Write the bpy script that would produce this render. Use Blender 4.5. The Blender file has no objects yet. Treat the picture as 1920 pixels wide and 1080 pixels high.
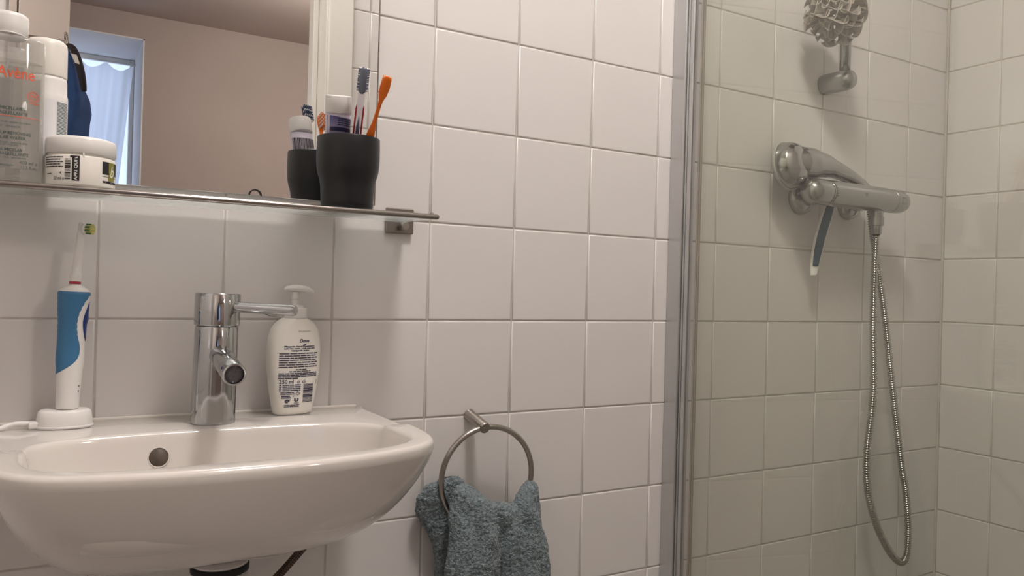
import bpy, bmesh, math, random
from mathutils import Vector, Matrix, noise
random.seed(7)
PI = math.pi
S = bpy.context.scene
COL = S.collection

# ------------------------------------------------------------------ camera
cd = bpy.data.cameras.new('camera'); cam = bpy.data.objects.new('camera', cd); COL.objects.link(cam)
cd.sensor_width = 36.0; cd.lens = 1477.45 * 36 / 1920; cd.clip_start = 0.01; cd.clip_end = 60
yaw, pitch, roll = 0.5336, 0.0018, 0.0278
F = Vector((math.sin(yaw)*math.cos(pitch), math.cos(yaw)*math.cos(pitch), math.sin(pitch)))
R0 = F.cross(Vector((0, 0, 1))).normalized(); U0 = R0.cross(F)
Rr = R0*math.cos(roll) + U0*math.sin(roll); Ur = -R0*math.sin(roll) + U0*math.cos(roll)
CAMP = Vector((-0.0542, -1.1058, 1.1009))
m = Matrix((Rr, Ur, -F)).transposed().to_4x4(); m.translation = CAMP
cam.matrix_world = m
S.camera = cam

# ------------------------------------------------------------------ world, lights, exposure
w = bpy.data.worlds.new('sky'); S.world = w; w.use_nodes = True
bg = w.node_tree.nodes['Background']; bg.inputs[0].default_value = (0.60, 0.71, 1.0, 1); bg.inputs[1].default_value = 1.40
S.view_settings.view_transform = 'Standard'; S.view_settings.look = 'None'
S.view_settings.exposure = 0.27; S.view_settings.gamma = 1.0
try: S.view_settings.use_curve_mapping = False
except Exception: pass

def area_light(name, loc, size, power, color, rot=(0, 0, 0), shape='DISK', size_y=None):
    l = bpy.data.lights.new(name, 'AREA'); l.shape = shape; l.size = size
    if size_y: l.size_y = size_y
    l.energy = power; l.color = color
    o = bpy.data.objects.new(name, l); COL.objects.link(o); o.location = loc; o.rotation_euler = rot
    return o
area_light('bathroom_lamp_light', (0.46, -0.72, 2.575), 0.28, 13.5, (1.0, 0.93, 0.895))

# ------------------------------------------------------------------ materials
def principled(name, color, rough=0.5, metal=0.0, spec=0.5, noise_scale=None, noise_amt=0.06, bump=0.0, bump_scale=200, trans=0.0, ior=1.45, coat=0.0, sss=0.0, rough_var=0.0):
    mt = bpy.data.materials.new(name); mt.use_nodes = True
    nt = mt.node_tree; b = nt.nodes['Principled BSDF']
    b.inputs['Base Color'].default_value = (*color, 1); b.inputs['Roughness'].default_value = rough
    b.inputs['Metallic'].default_value = metal; b.inputs['IOR'].default_value = ior
    b.inputs['Specular IOR Level'].default_value = spec
    b.inputs['Transmission Weight'].default_value = trans; b.inputs['Coat Weight'].default_value = coat
    if sss: 
        b.inputs['Subsurface Weight'].default_value = sss; b.inputs['Subsurface Scale'].default_value = 0.004
    tc = nt.nodes.new('ShaderNodeTexCoord')
    if noise_scale:
        n = nt.nodes.new('ShaderNodeTexNoise'); n.inputs['Scale'].default_value = noise_scale; n.inputs['Detail'].default_value = 5
        nt.links.new(tc.outputs['Object'], n.inputs['Vector'])
        r = nt.nodes.new('ShaderNodeValToRGB')
        a = noise_amt
        r.color_ramp.elements[0].position = 0.3; r.color_ramp.elements[1].position = 0.7
        r.color_ramp.elements[0].color = (*[max(0, c*(1-a)) for c in color], 1)
        r.color_ramp.elements[1].color = (*[min(1, c*(1+a)) for c in color], 1)
        nt.links.new(n.outputs['Fac'], r.inputs['Fac']); nt.links.new(r.outputs['Color'], b.inputs['Base Color'])
        if rough_var:
            mr = nt.nodes.new('ShaderNodeMapRange'); mr.inputs['From Min'].default_value = 0.35; mr.inputs['From Max'].default_value = 0.7
            mr.inputs['To Min'].default_value = rough; mr.inputs['To Max'].default_value = rough + rough_var
            nt.links.new(n.outputs['Fac'], mr.inputs['Value']); nt.links.new(mr.outputs['Result'], b.inputs['Roughness'])
    if bump:
        n2 = nt.nodes.new('ShaderNodeTexNoise'); n2.inputs['Scale'].default_value = bump_scale; n2.inputs['Detail'].default_value = 3
        nt.links.new(tc.outputs['Object'], n2.inputs['Vector'])
        bp = nt.nodes.new('ShaderNodeBump'); bp.inputs['Strength'].default_value = bump; bp.inputs['Distance'].default_value = 0.001
        nt.links.new(n2.outputs['Fac'], bp.inputs['Height']); nt.links.new(bp.outputs['Normal'], b.inputs['Normal'])
    return mt

def thin_glass(name, tint, rough=0.0, ior=1.5, gloss=(1, 1, 1)):
    """architectural glass: clear transmission plus Fresnel reflection on each face"""
    mt = bpy.data.materials.new(name); mt.use_nodes = True; nt = mt.node_tree; nt.nodes.clear()
    o = nt.nodes.new('ShaderNodeOutputMaterial'); mx = nt.nodes.new('ShaderNodeMixShader')
    t = nt.nodes.new('ShaderNodeBsdfTransparent'); t.inputs[0].default_value = (*tint, 1)
    g = nt.nodes.new('ShaderNodeBsdfGlossy'); g.inputs['Roughness'].default_value = rough; g.inputs['Color'].default_value = (*gloss, 1)
    f = nt.nodes.new('ShaderNodeFresnel'); f.inputs['IOR'].default_value = ior
    geo = nt.nodes.new('ShaderNodeNewGeometry')
    # keep one and the same index on both faces of the sheet
    mi = nt.nodes.new('ShaderNodeMix'); mi.data_type = 'FLOAT'
    mi.inputs[2].default_value = ior; mi.inputs[3].default_value = 1.0/ior
    nt.links.new(geo.outputs['Backfacing'], mi.inputs[0]); nt.links.new(mi.outputs[0], f.inputs['IOR'])
    nt.links.new(f.outputs[0], mx.inputs[0]); nt.links.new(t.outputs[0], mx.inputs[1]); nt.links.new(g.outputs[0], mx.inputs[2])
    nt.links.new(mx.outputs[0], o.inputs[0])
    return mt

def cloth(name, color, transl=0.5, transp=0.0, weave=None):
    mt = bpy.data.materials.new(name); mt.use_nodes = True; nt = mt.node_tree; nt.nodes.clear()
    o = nt.nodes.new('ShaderNodeOutputMaterial'); m1 = nt.nodes.new('ShaderNodeMixShader'); m2 = nt.nodes.new('ShaderNodeMixShader')
    d = nt.nodes.new('ShaderNodeBsdfDiffuse'); d.inputs[0].default_value = (*color, 1)
    tl = nt.nodes.new('ShaderNodeBsdfTranslucent'); tl.inputs[0].default_value = (*color, 1)
    tp = nt.nodes.new('ShaderNodeBsdfTransparent')
    m1.inputs[0].default_value = transl; m2.inputs[0].default_value = transp
    if weave:
        tc = nt.nodes.new('ShaderNodeTexCoord'); v = nt.nodes.new('ShaderNodeTexVoronoi'); v.inputs['Scale'].default_value = weave
        nt.links.new(tc.outputs['Object'], v.inputs['Vector'])
        mr = nt.nodes.new('ShaderNodeMapRange'); mr.inputs['From Min'].default_value = 0.2; mr.inputs['From Max'].default_value = 0.5
        mr.inputs['To Min'].default_value = transp*1.9; mr.inputs['To Max'].default_value = transp*0.2
        nt.links.new(v.outputs['Distance'], mr.inputs['Value']); nt.links.new(mr.outputs['Result'], m2.inputs[0])
    nt.links.new(d.outputs[0], m1.inputs[1]); nt.links.new(tl.outputs[0], m1.inputs[2])
    nt.links.new(m1.outputs[0], m2.inputs[1]); nt.links.new(tp.outputs[0], m2.inputs[2]); nt.links.new(m2.outputs[0], o.inputs[0])
    return mt

def brushed(name, color, rough, axis_scale=(1, 1, 1)):
    mt = principled(name, color, rough, 1.0)
    nt = mt.node_tree; b = nt.nodes['Principled BSDF']
    tc = nt.nodes.new('ShaderNodeTexCoord'); mp = nt.nodes.new('ShaderNodeMapping'); mp.inputs['Scale'].default_value = axis_scale
    n = nt.nodes.new('ShaderNodeTexNoise'); n.inputs['Scale'].default_value = 60; n.inputs['Detail'].default_value = 4
    mr = nt.nodes.new('ShaderNodeMapRange'); mr.inputs['To Min'].default_value = rough*0.93; mr.inputs['To Max'].default_value = rough*1.08
    nt.links.new(tc.outputs['Object'], mp.inputs[0]); nt.links.new(mp.outputs[0], n.inputs['Vector'])
    nt.links.new(n.outputs['Fac'], mr.inputs['Value']); nt.links.new(mr.outputs['Result'], b.inputs['Roughness'])
    return mt

M = {}
M['tile'] = principled('white glazed tile', (0.752, 0.722, 0.700), 0.24, noise_scale=1.3, noise_amt=0.018, bump=0.10, bump_scale=9)
M['grout'] = principled('pale beige grout', (0.60, 0.555, 0.51), 0.9, noise_scale=40, noise_amt=0.10, bump=0.4, bump_scale=400)
M['silicone'] = principled('white silicone', (0.80, 0.76, 0.70), 0.4, noise_scale=20, noise_amt=0.03)
M['corner'] = principled('beige corner joint', (0.66, 0.62, 0.56), 0.5, noise_scale=20, noise_amt=0.04)
M['rim'] = principled('pale grey plastic rim', (0.46, 0.45, 0.43), 0.4, noise_scale=20, noise_amt=0.03)
M['taupe'] = principled('taupe wall paint', (0.455, 0.385, 0.35), 0.8, noise_scale=3, noise_amt=0.03, bump=0.2, bump_scale=60)
M['ceiling'] = principled('white ceiling paint', (0.80, 0.78, 0.75), 0.9, noise_scale=3, noise_amt=0.02)
M['floor'] = principled('pale grey floor', (0.46, 0.43, 0.40), 0.5, noise_scale=6, noise_amt=0.12)
M['whitepaint'] = principled('white gloss paint', (0.80, 0.78, 0.73), 0.35, noise_scale=8, noise_amt=0.02)
M['reveal'] = principled('white plaster reveal', (0.82, 0.82, 0.82), 0.8, noise_scale=8, noise_amt=0.02)
M['cabinet'] = principled('pale grey beige lacquer', (0.56, 0.51, 0.47), 0.5, noise_scale=5, noise_amt=0.03)
M['ceramic'] = principled('glazed sanitary ceramic', (0.74, 0.70, 0.66), 0.10, noise_scale=3, noise_amt=0.012, coat=0.4)
M['chrome'] = principled('chrome', (0.47, 0.475, 0.48), 0.05, 1.0, noise_scale=30, noise_amt=0.04, rough_var=0.05)
M['satin'] = principled('satin chrome', (0.40, 0.395, 0.385), 0.20, 1.0, noise_scale=12, noise_amt=0.03, rough_var=0.06)
M['nickel'] = brushed('brushed stainless steel', (0.42, 0.385, 0.35), 0.28, (1, 1, 6))
M['rail'] = brushed('brushed steel rail', (0.36, 0.33, 0.305), 0.24, (0.2, 6, 6))
M['plate'] = brushed('dark brushed nickel', (0.30, 0.265, 0.24), 0.35, (1, 1, 8))
M['handshower'] = principled('polished hand shower chrome', (0.44, 0.435, 0.43), 0.10, 1.0, noise_scale=12, noise_amt=0.02, rough_var=0.06)
M['alu'] = brushed('satin aluminium', (0.60, 0.61, 0.615), 0.33, (8, 8, 0.2))
M['showerglass'] = thin_glass('greenish shower glass', (0.966, 0.980, 0.945))
M['shelfglass'] = thin_glass('pale green shelf glass', (0.90, 0.95, 0.93))
M['frosted'] = None
def frosted():
    mt = cloth('pale green satin glass', (0.86, 0.92, 0.90), 0.85, 0.45)
    nt = mt.node_tree; out = [n for n in nt.nodes if n.type == 'OUTPUT_MATERIAL'][0]; src = out.inputs[0].links[0].from_socket
    mx = nt.nodes.new('ShaderNodeMixShader'); g = nt.nodes.new('ShaderNodeBsdfGlossy'); g.inputs['Roughness'].default_value = 0.25
    lw = nt.nodes.new('ShaderNodeFresnel'); lw.inputs[0].default_value = 1.25
    geo = nt.nodes.new('ShaderNodeNewGeometry'); mi = nt.nodes.new('ShaderNodeMix'); mi.data_type = 'FLOAT'; mi.inputs[2].default_value = 1.25; mi.inputs[3].default_value = 0.8
    nt.links.new(geo.outputs['Backfacing'], mi.inputs[0]); nt.links.new(mi.outputs[0], lw.inputs[0])
    nt.links.new(lw.outputs[0], mx.inputs[0]); nt.links.new(src, mx.inputs[1]); nt.links.new(g.outputs[0], mx.inputs[2]); nt.links.new(mx.outputs[0], out.inputs[0])
    return mt
M['frosted'] = frosted()
M['paneglass'] = thin_glass('window glass', (0.96, 0.98, 0.98))
M['seal'] = principled('grey plastic seal', (0.34, 0.31, 0.27), 0.4, noise_scale=30, noise_amt=0.05)
M['whiteplastic'] = principled('white plastic', (0.78, 0.755, 0.73), 0.32, noise_scale=10, noise_amt=0.015)
M['warmplastic'] = principled('cream white plastic', (0.80, 0.77, 0.71), 0.35, noise_scale=10, noise_amt=0.015, sss=0.1)
M['blueplastic'] = principled('mid blue rubber grip', (0.048, 0.175, 0.34), 0.45, noise_scale=14, noise_amt=0.06)
M['darkblue'] = principled('dark blue rubber', (0.010, 0.030, 0.17), 0.4, noise_scale=20, noise_amt=0.05)
M['red'] = principled('red plastic ring', (0.42, 0.02, 0.05), 0.4, noise_scale=20, noise_amt=0.05)
M['bristlegreen'] = principled('green bristles', (0.06, 0.16, 0.07), 0.6, noise_scale=60, noise_amt=0.15)
M['bristleyellow'] = principled('yellow bristles', (0.62, 0.58, 0.20), 0.6, noise_scale=60, noise_amt=0.1)
M['black'] = principled('matt black plastic', (0.011, 0.011, 0.013), 0.38, noise_scale=20, noise_amt=0.1)
M['rubber'] = principled('black rubber', (0.008, 0.008, 0.008), 0.6, noise_scale=20, noise_amt=0.1)
M['orange'] = principled('orange plastic', (0.82, 0.17, 0.012), 0.35, noise_scale=20, noise_amt=0.05)
M['orangebristle'] = principled('orange bristles', (0.80, 0.22, 0.05), 0.6, noise_scale=60, noise_amt=0.1)
M['whitebristle'] = principled('white bristles', (0.80, 0.78, 0.74), 0.6, noise_scale=60, noise_amt=0.05)
M['greybristle'] = principled('slate grey bristles', (0.14, 0.155, 0.19), 0.6, noise_scale=60, noise_amt=0.12)
M['clearplastic'] = thin_glass('clear plastic', (0.88, 0.86, 0.89), 0.05)
M['redclear'] = principled('dark red plastic', (0.40, 0.015, 0.04), 0.25, noise_scale=20, noise_amt=0.05)
M['violet'] = principled('violet toothpaste label', (0.055, 0.05, 0.20), 0.4, noise_scale=18, noise_amt=0.15)
M['lilac'] = principled('lilac white tube', (0.62, 0.58, 0.68), 0.4, noise_scale=18, noise_amt=0.04)
M['navyprint'] = principled('navy print', (0.015, 0.015, 0.06), 0.5, noise_scale=50, noise_amt=0.05)
M['ink'] = principled('black print', (0.02, 0.018, 0.022), 0.5, noise_scale=50, noise_amt=0.05)
M['greyink'] = principled('grey print', (0.16, 0.15, 0.14), 0.5, noise_scale=50, noise_amt=0.05)
M['paleink'] = principled('pale embossed print', (0.50, 0.48, 0.45), 0.5, noise_scale=50, noise_amt=0.05)
M['greenink'] = principled('grey green print', (0.10, 0.14, 0.13), 0.5, noise_scale=50, noise_amt=0.05)
M['orangeink'] = principled('coral print', (0.72, 0.13, 0.06), 0.5, noise_scale=50, noise_amt=0.05)
M['olive'] = principled('olive print', (0.23, 0.22, 0.035), 0.5, noise_scale=50, noise_amt=0.05)
M['whitelabel'] = principled('cool white label', (0.74, 0.73, 0.74), 0.35, noise_scale=18, noise_amt=0.02)
M['whiteink'] = principled('white print', (0.80, 0.78, 0.72), 0.5, noise_scale=50, noise_amt=0.02)
M['liquidbottle'] = thin_glass('clear bottle plastic', (0.93, 0.93, 0.91), 0.04, 1.45)
def haze(name, tint, body, fac):
    mt = thin_glass(name, tint, 0.05, 1.45); nt = mt.node_tree
    mx0 = [n for n in nt.nodes if n.type == 'MIX_SHADER'][0]; tr = [n for n in nt.nodes if n.type == 'BSDF_TRANSPARENT'][0]
    d = nt.nodes.new('ShaderNodeBsdfDiffuse'); d.inputs[0].default_value = (*body, 1); m2 = nt.nodes.new('ShaderNodeMixShader'); m2.inputs[0].default_value = fac
    nt.links.new(tr.outputs[0], m2.inputs[1]); nt.links.new(d.outputs[0], m2.inputs[2]); nt.links.new(m2.outputs[0], mx0.inputs[1])
    return mt
M['liquidbottle'] = haze('hazy clear bottle plastic', (0.93, 0.93, 0.91), (0.62, 0.59, 0.56), 0.30)
M['water'] = thin_glass('clear liquid', (0.90, 0.895, 0.875), 0.0, 1.2)
M['navycloth'] = principled('navy blue cloth', (0.018, 0.055, 0.16), 0.9, noise_scale=25, noise_amt=0.15, bump=0.5, bump_scale=350)
M['darkcloth'] = principled('dark brown black lining', (0.018, 0.014, 0.018), 0.9, noise_scale=25, noise_amt=0.15)
M['curtain'] = cloth('sheer white curtain', (0.86, 0.86, 0.88), 0.72, 0.06)
M['puff'] = cloth('beige grey netting', (0.50, 0.455, 0.40), 0.40, 0.09, weave=900)
M['puffrim'] = principled('beige netting hem', (0.52, 0.47, 0.41), 0.8, noise_scale=60, noise_amt=0.06)
M['hose'] = principled('chrome hose', (0.44, 0.425, 0.40), 0.16, 1.0, noise_scale=60, noise_amt=0.05)
M['braid'] = None

def terry():
    mt = principled('blue grey terry', (0.15, 0.215, 0.245), 0.95, spec=0.1)
    nt = mt.node_tree; b = nt.nodes['Principled BSDF']; tc = nt.nodes.new('ShaderNodeTexCoord')
    n = nt.nodes.new('ShaderNodeTexNoise'); n.inputs['Scale'].default_value = 260; n.inputs['Detail'].default_value = 4
    r = nt.nodes.new('ShaderNodeValToRGB'); r.color_ramp.elements[0].position = 0.32; r.color_ramp.elements[1].position = 0.72
    r.color_ramp.elements[0].color = (0.105, 0.138, 0.152, 1); r.color_ramp.elements[1].color = (0.30, 0.355, 0.372, 1)
    v = nt.nodes.new('ShaderNodeTexVoronoi'); v.inputs['Scale'].default_value = 420
    bp = nt.nodes.new('ShaderNodeBump'); bp.inputs['Strength'].default_value = 1.0; bp.inputs['Distance'].default_value = 0.0016
    for x in (n, v): nt.links.new(tc.outputs['Object'], x.inputs['Vector'])
    nt.links.new(n.outputs['Fac'], r.inputs['Fac']); nt.links.new(r.outputs['Color'], b.inputs['Base Color'])
    nt.links.new(v.outputs['Distance'], bp.inputs['Height']); nt.links.new(bp.outputs['Normal'], b.inputs['Normal'])
    b.inputs['Sheen Weight'].default_value = 0.25; b.inputs['Sheen Roughness'].default_value = 0.5
    return mt
M['terry'] = terry()

def braid():
    mt = principled('brown braided hose', (0.10, 0.06, 0.045), 0.45, 0.4)
    nt = mt.node_tree; b = nt.nodes['Principled BSDF']; tc = nt.nodes.new('ShaderNodeTexCoord')
    n = nt.nodes.new('ShaderNodeTexChecker'); n.inputs['Scale'].default_value = 420
    n.inputs['Color1'].default_value = (0.03, 0.014, 0.012, 1); n.inputs['Color2'].default_value = (0.16, 0.11, 0.08, 1)
    nt.links.new(tc.outputs['Object'], n.inputs['Vector']); nt.links.new(n.outputs['Color'], b.inputs['Base Color'])
    return mt
M['braid'] = braid()

def mirror_mat():
    mt = principled('mirror silvering', (0.90, 0.90, 0.89), 0.0, 1.0)
    return mt
M['mirror'] = mirror_mat()

# ------------------------------------------------------------------ building helpers
ORIGIN = {}
def root(name, loc, label, cat, group=None):
    o = bpy.data.objects.new(name, None); COL.objects.link(o); o.location = loc; o.empty_display_size = 0.02
    o['label'] = label; o['category'] = cat
    if group: o['group'] = group
    ORIGIN[o.name] = Vector(loc)
    return o

def link(name, me, mat, parent=None, smooth=True, sharp=None, origin=None):
    """me: mesh in world coordinates; the object is put under parent without moving"""
    if isinstance(me, bmesh.types.BMesh):
        bm = me; me = bpy.data.meshes.new(name)
        bmesh.ops.recalc_face_normals(bm, faces=bm.faces)
        bm.to_mesh(me); bm.free()
    if parent is not None: off = ORIGIN.get(parent.name, Vector((0, 0, 0)))
    else: off = Vector(origin) if origin is not None else Vector((0, 0, 0))
    me.transform(Matrix.Translation(-off))
    if smooth:
        me.shade_smooth()
        if sharp is not None: me.set_sharp_from_angle(angle=math.radians(sharp))
    if mat is not None:
        me.materials.clear(); me.materials.append(mat)
    o = bpy.data.objects.new(name, me); COL.objects.link(o)
    if parent is not None: o.parent = parent
    else: o.location = off
    ORIGIN[o.name] = off
    return o

def tag(o, label=None, cat=None, group=None, kind=None):
    if label: o['label'] = label
    if cat: o['category'] = cat
    if group: o['group'] = group
    if kind: o['kind'] = kind
    return o

def box(x0, x1, y0, y1, z0, z1, bev=0.0, seg=2, bm=None):
    own = bm if bm is not None else bmesh.new()
    b = bmesh.new()
    bmesh.ops.create_cube(b, size=1.0)
    for v in b.verts:
        v.co = Vector(((x0+x1)/2 + v.co.x*(x1-x0), (y0+y1)/2 + v.co.y*(y1-y0), (z0+z1)/2 + v.co.z*(z1-z0)))
    if bev > 0:
        bmesh.ops.bevel(b, geom=list(b.edges), offset=bev, segments=seg, profile=0.5, affect='EDGES')
    me = bpy.data.meshes.new('tmp'); b.to_mesh(me); b.free()
    own.from_mesh(me); bpy.data.meshes.remove(me)
    return own

def rings(bm, secs, closed=True, cap0=True, cap1=True):
    """loft over rings of points of one length"""
    vs = [[bm.verts.new(p) for p in s] for s in secs]
    n = len(secs[0])
    for a, b in zip(vs, vs[1:]):
        for i in range(n if closed else n-1):
            j = (i+1) % n
            bm.faces.new((a[i], a[j], b[j], b[i]))
    if cap0: bm.faces.new(vs[0][::-1])
    if cap1: bm.faces.new(vs[-1])
    return bm

def frame_from(axis):
    a = Vector(axis).normalized()
    h = Vector((0, 0, 1)) if abs(a.z) < 0.9 else Vector((1, 0, 0))
    u = a.cross(h).normalized(); v = a.cross(u).normalized()
    return a, u, v

def lathe(base, axis, prof, n=40, cap0=True, cap1=True, bm=None, sx=1.0, sy=1.0, xdir=None):
    """prof: list of (radius, distance along axis)"""
    bm = bm if bm is not None else bmesh.new()
    a, u, v = frame_from(axis)
    if xdir is not None:
        u = Vector(xdir); u = (u - a*u.dot(a)).normalized(); v = a.cross(u)
    B = Vector(base)
    secs = [[B + a*h + u*(math.cos(2*PI*i/n)*r*sx) + v*(math.sin(2*PI*i/n)*r*sy) for i in range(n)] for r, h in prof]
    return rings(bm, secs, True, cap0, cap1)

def catmull(pts, k=8):
    P = [Vector(p) for p in pts]; out = []
    for i in range(len(P)-1):
        p0 = P[max(i-1, 0)]; p1 = P[i]; p2 = P[i+1]; p3 = P[min(i+2, len(P)-1)]
        for j in range(k):
            t = j/k
            out.append(0.5*((2*p1) + (p2-p0)*t + (2*p0-5*p1+4*p2-p3)*t*t + (3*p1-p0-3*p2+p3)*t**3))
    out.append(P[-1]); return out

def tube(path, radii, n=12, cap=True, bm=None, flat=1.0, up=None):
    bm = bm if bm is not None else bmesh.new()
    P = [Vector(p) for p in path]
    if not isinstance(radii, (list, tuple)): radii = [radii]*len(P)
    secs = []; prev = None
    for i, p in enumerate(P):
        t = (P[min(i+1, len(P)-1)] - P[max(i-1, 0)]).normalized()
        if prev is None:
            h = Vector(up) if up is not None else (Vector((0, 0, 1)) if abs(t.z) < 0.9 else Vector((0, 1, 0)))
            u = (h - t*h.dot(t)).normalized()
        else:
            u = (prev - t*prev.dot(t)).normalized()
        prev = u; v = t.cross(u)
        secs.append([p + (u*math.cos(2*PI*k/n)*flat + v*math.sin(2*PI*k/n))*radii[i] for k in range(n)])
    return rings(bm, secs, True, cap, cap)

def fuse(bm, voxel, smooth):
    me = bpy.data.meshes.new('fuse'); bmesh.ops.recalc_face_normals(bm, faces=bm.faces); bm.to_mesh(me); bm.free()
    ob = bpy.data.objects.new('fuse', me); COL.objects.link(ob)
    r = ob.modifiers.new('r', 'REMESH'); r.mode = 'VOXEL'; r.voxel_size = voxel
    q = ob.modifiers.new('s', 'SMOOTH'); q.iterations = smooth; q.factor = 0.5
    dg = bpy.context.evaluated_depsgraph_get(); dg.update()
    out = bpy.data.meshes.new_from_object(ob.evaluated_get(dg))
    bpy.data.objects.remove(ob); bpy.data.meshes.remove(me)
    return out

def torus(center, normal, R_, r, n=64, m_=12, bm=None, a0=0.0, a1=2*PI):
    bm = bm if bm is not None else bmesh.new()
    a, u, v = frame_from(normal); C = Vector(center)
    full = abs((a1-a0) - 2*PI) < 1e-6
    k = n if full else n+1
    secs = []
    for i in range(k):
        t = a0 + (a1-a0)*i/n
        d = u*math.cos(t) + v*math.sin(t)
        secs.append([C + d*(R_ + r*math.cos(2*PI*j/m_)) + a*(r*math.sin(2*PI*j/m_)) for j in range(m_)])
    if full:
        vs = [[bm.verts.new(p) for p in s] for s in secs]
        for i in range(n):
            for j in range(m_):
                bm.faces.new((vs[i][j], vs[(i+1) % n][j], vs[(i+1) % n][(j+1) % m_], vs[i][(j+1) % m_]))
        return bm
    return rings(bm, secs)

# ---- flat print laid on curved surfaces: everything is gathered as polygons in (s, t), then mapped
TXT = {}
def text_polys(body, size, shear=0.0, spacing=1.0):
    key = (body, size, shear, spacing)
    if key in TXT: return TXT[key]
    cu = bpy.data.curves.new('t', 'FONT'); cu.body = body; cu.size = size; cu.shear = shear; cu.space_character = spacing
    cu.align_x = 'CENTER'; cu.align_y = 'CENTER'; cu.resolution_u = 3
    ob = bpy.data.objects.new('t', cu); COL.objects.link(ob)
    dg = bpy.context.evaluated_depsgraph_get(); dg.update()
    me = bpy.data.meshes.new_from_object(ob.evaluated_get(dg))
    P = [(v.co.x, v.co.y) for v in me.vertices]; Fc = [tuple(p.vertices) for p in me.polygons]
    bpy.data.objects.remove(ob); bpy.data.curves.remove(cu); bpy.data.meshes.remove(me)
    TXT[key] = (P, Fc); return TXT[key]

class Print:
    def __init__(s): s.v = []; s.f = []
    def rect(s, x0, x1, y0, y1, nx=1, ny=1):
        nx = max(nx, math.ceil(abs(x1-x0)/0.0016))
        for i in range(nx):
            for j in range(ny):
                a, b = x0+(x1-x0)*i/nx, x0+(x1-x0)*(i+1)/nx; c, d = y0+(y1-y0)*j/ny, y0+(y1-y0)*(j+1)/ny
                k = len(s.v); s.v += [(a, c), (b, c), (b, d), (a, d)]; s.f.append((k, k+1, k+2, k+3))
    def text(s, body, x, y, size, shear=0.0, rot=0.0, bold=0.0, sx=1.0):
        P, Fc = text_polys(body, size, shear)
        c, sn = math.cos(rot), math.sin(rot)
        offs = [(0, 0)] if not bold else [(0, 0), (bold, 0), (-bold, 0), (0, bold), (0, -bold)]
        for ox, oy in offs:
            k = len(s.v); s.v += [(x+ox+(px*sx)*c-py*sn, y+oy+(px*sx)*sn+py*c) for px, py in P]; s.f += [tuple(k+i for i in f) for f in Fc]
    def words(s, x0, x1, y, h, seed, gap=0.35, wl=(2.0, 7.0)):
        """one line of tiny print, too small to read: word-long dashes"""
        r = random.Random(seed); x = x0
        while x < x1:
            e = min(x + h*r.uniform(*wl), x1)
            if e-x > h*0.5: s.rect(x, e, y-h/2, y+h/2)
            x = e + h*gap*2
    def bars(s, x0, x1, y0, y1, n, seed, vertical=True):
        r = random.Random(seed); p = 0.0; spans = []
        for i in range(n):
            wdt = r.choice((1, 1, 2, 3)); g = r.choice((1, 1, 2)); spans.append((p, p+wdt)); p += wdt+g
        for a, b in spans:
            a, b = a/p, b/p
            if vertical: s.rect(x0+(x1-x0)*a, x0+(x1-x0)*b, y0, y1)
            else: s.rect(x0, x1, y0+(y1-y0)*a, y0+(y1-y0)*b)
    def ring(s, x, y, r0, r1, n=20, a0=0.0, a1=2*PI):
        for i in range(n):
            t0, t1 = a0+(a1-a0)*i/n, a0+(a1-a0)*(i+1)/n; k = len(s.v)
            s.v += [(x+r0*math.cos(t0), y+r0*math.sin(t0)), (x+r1*math.cos(t0), y+r1*math.sin(t0)), (x+r1*math.cos(t1), y+r1*math.sin(t1)), (x+r0*math.cos(t1), y+r0*math.sin(t1))]
            s.f.append((k, k+1, k+2, k+3))
    def poly(s, pts):
        k = len(s.v); s.v += list(pts); s.f.append(tuple(range(k, k+len(pts))))
    def put(s, name, fn, mat, parent):
        me = bpy.data.meshes.new(name); me.from_pydata([tuple(fn(a, b)) for a, b in s.v], [], s.f); me.update()
        return link(name, me, mat, parent, smooth=False)

def on_cylinder(cx, cy, r, face=0.0, off=0.0003, ry=None, n=2.0):
    """(s, z): s metres along x from the axis, on the side that faces -y turned by face"""
    ry = ry if ry else r
    def fn(sx, z):
        rr = r(z) if callable(r) else r
        rb = ry(z) if callable(ry) else ry
        q = max(-0.999, min(0.999, sx/rr))
        y = -(rb)*(1-abs(q)**n)**(1.0/n) - off
        c, s_ = math.cos(face), math.sin(face)
        return (cx + sx*c - y*s_, cy + sx*s_ + y*c, z)
    return fn

def around(cx, cy, r, off=0.0003):
    """(arc length from the -y direction, z)"""
    def fn(s_, z):
        a = s_/r
        return (cx + (r+off)*math.sin(a), cy - (r+off)*math.cos(a), z)
    return fn

# ------------------------------------------------------------------ room shell
XR = 1.798; XL = -0.48; YF = -0.85; CZ = 2.60; JZ = 1.05; T = 0.15
def structure(name, bm, mat, smooth=False):
    return tag(link(name, bm, mat, None, smooth=smooth), kind='structure')

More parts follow.
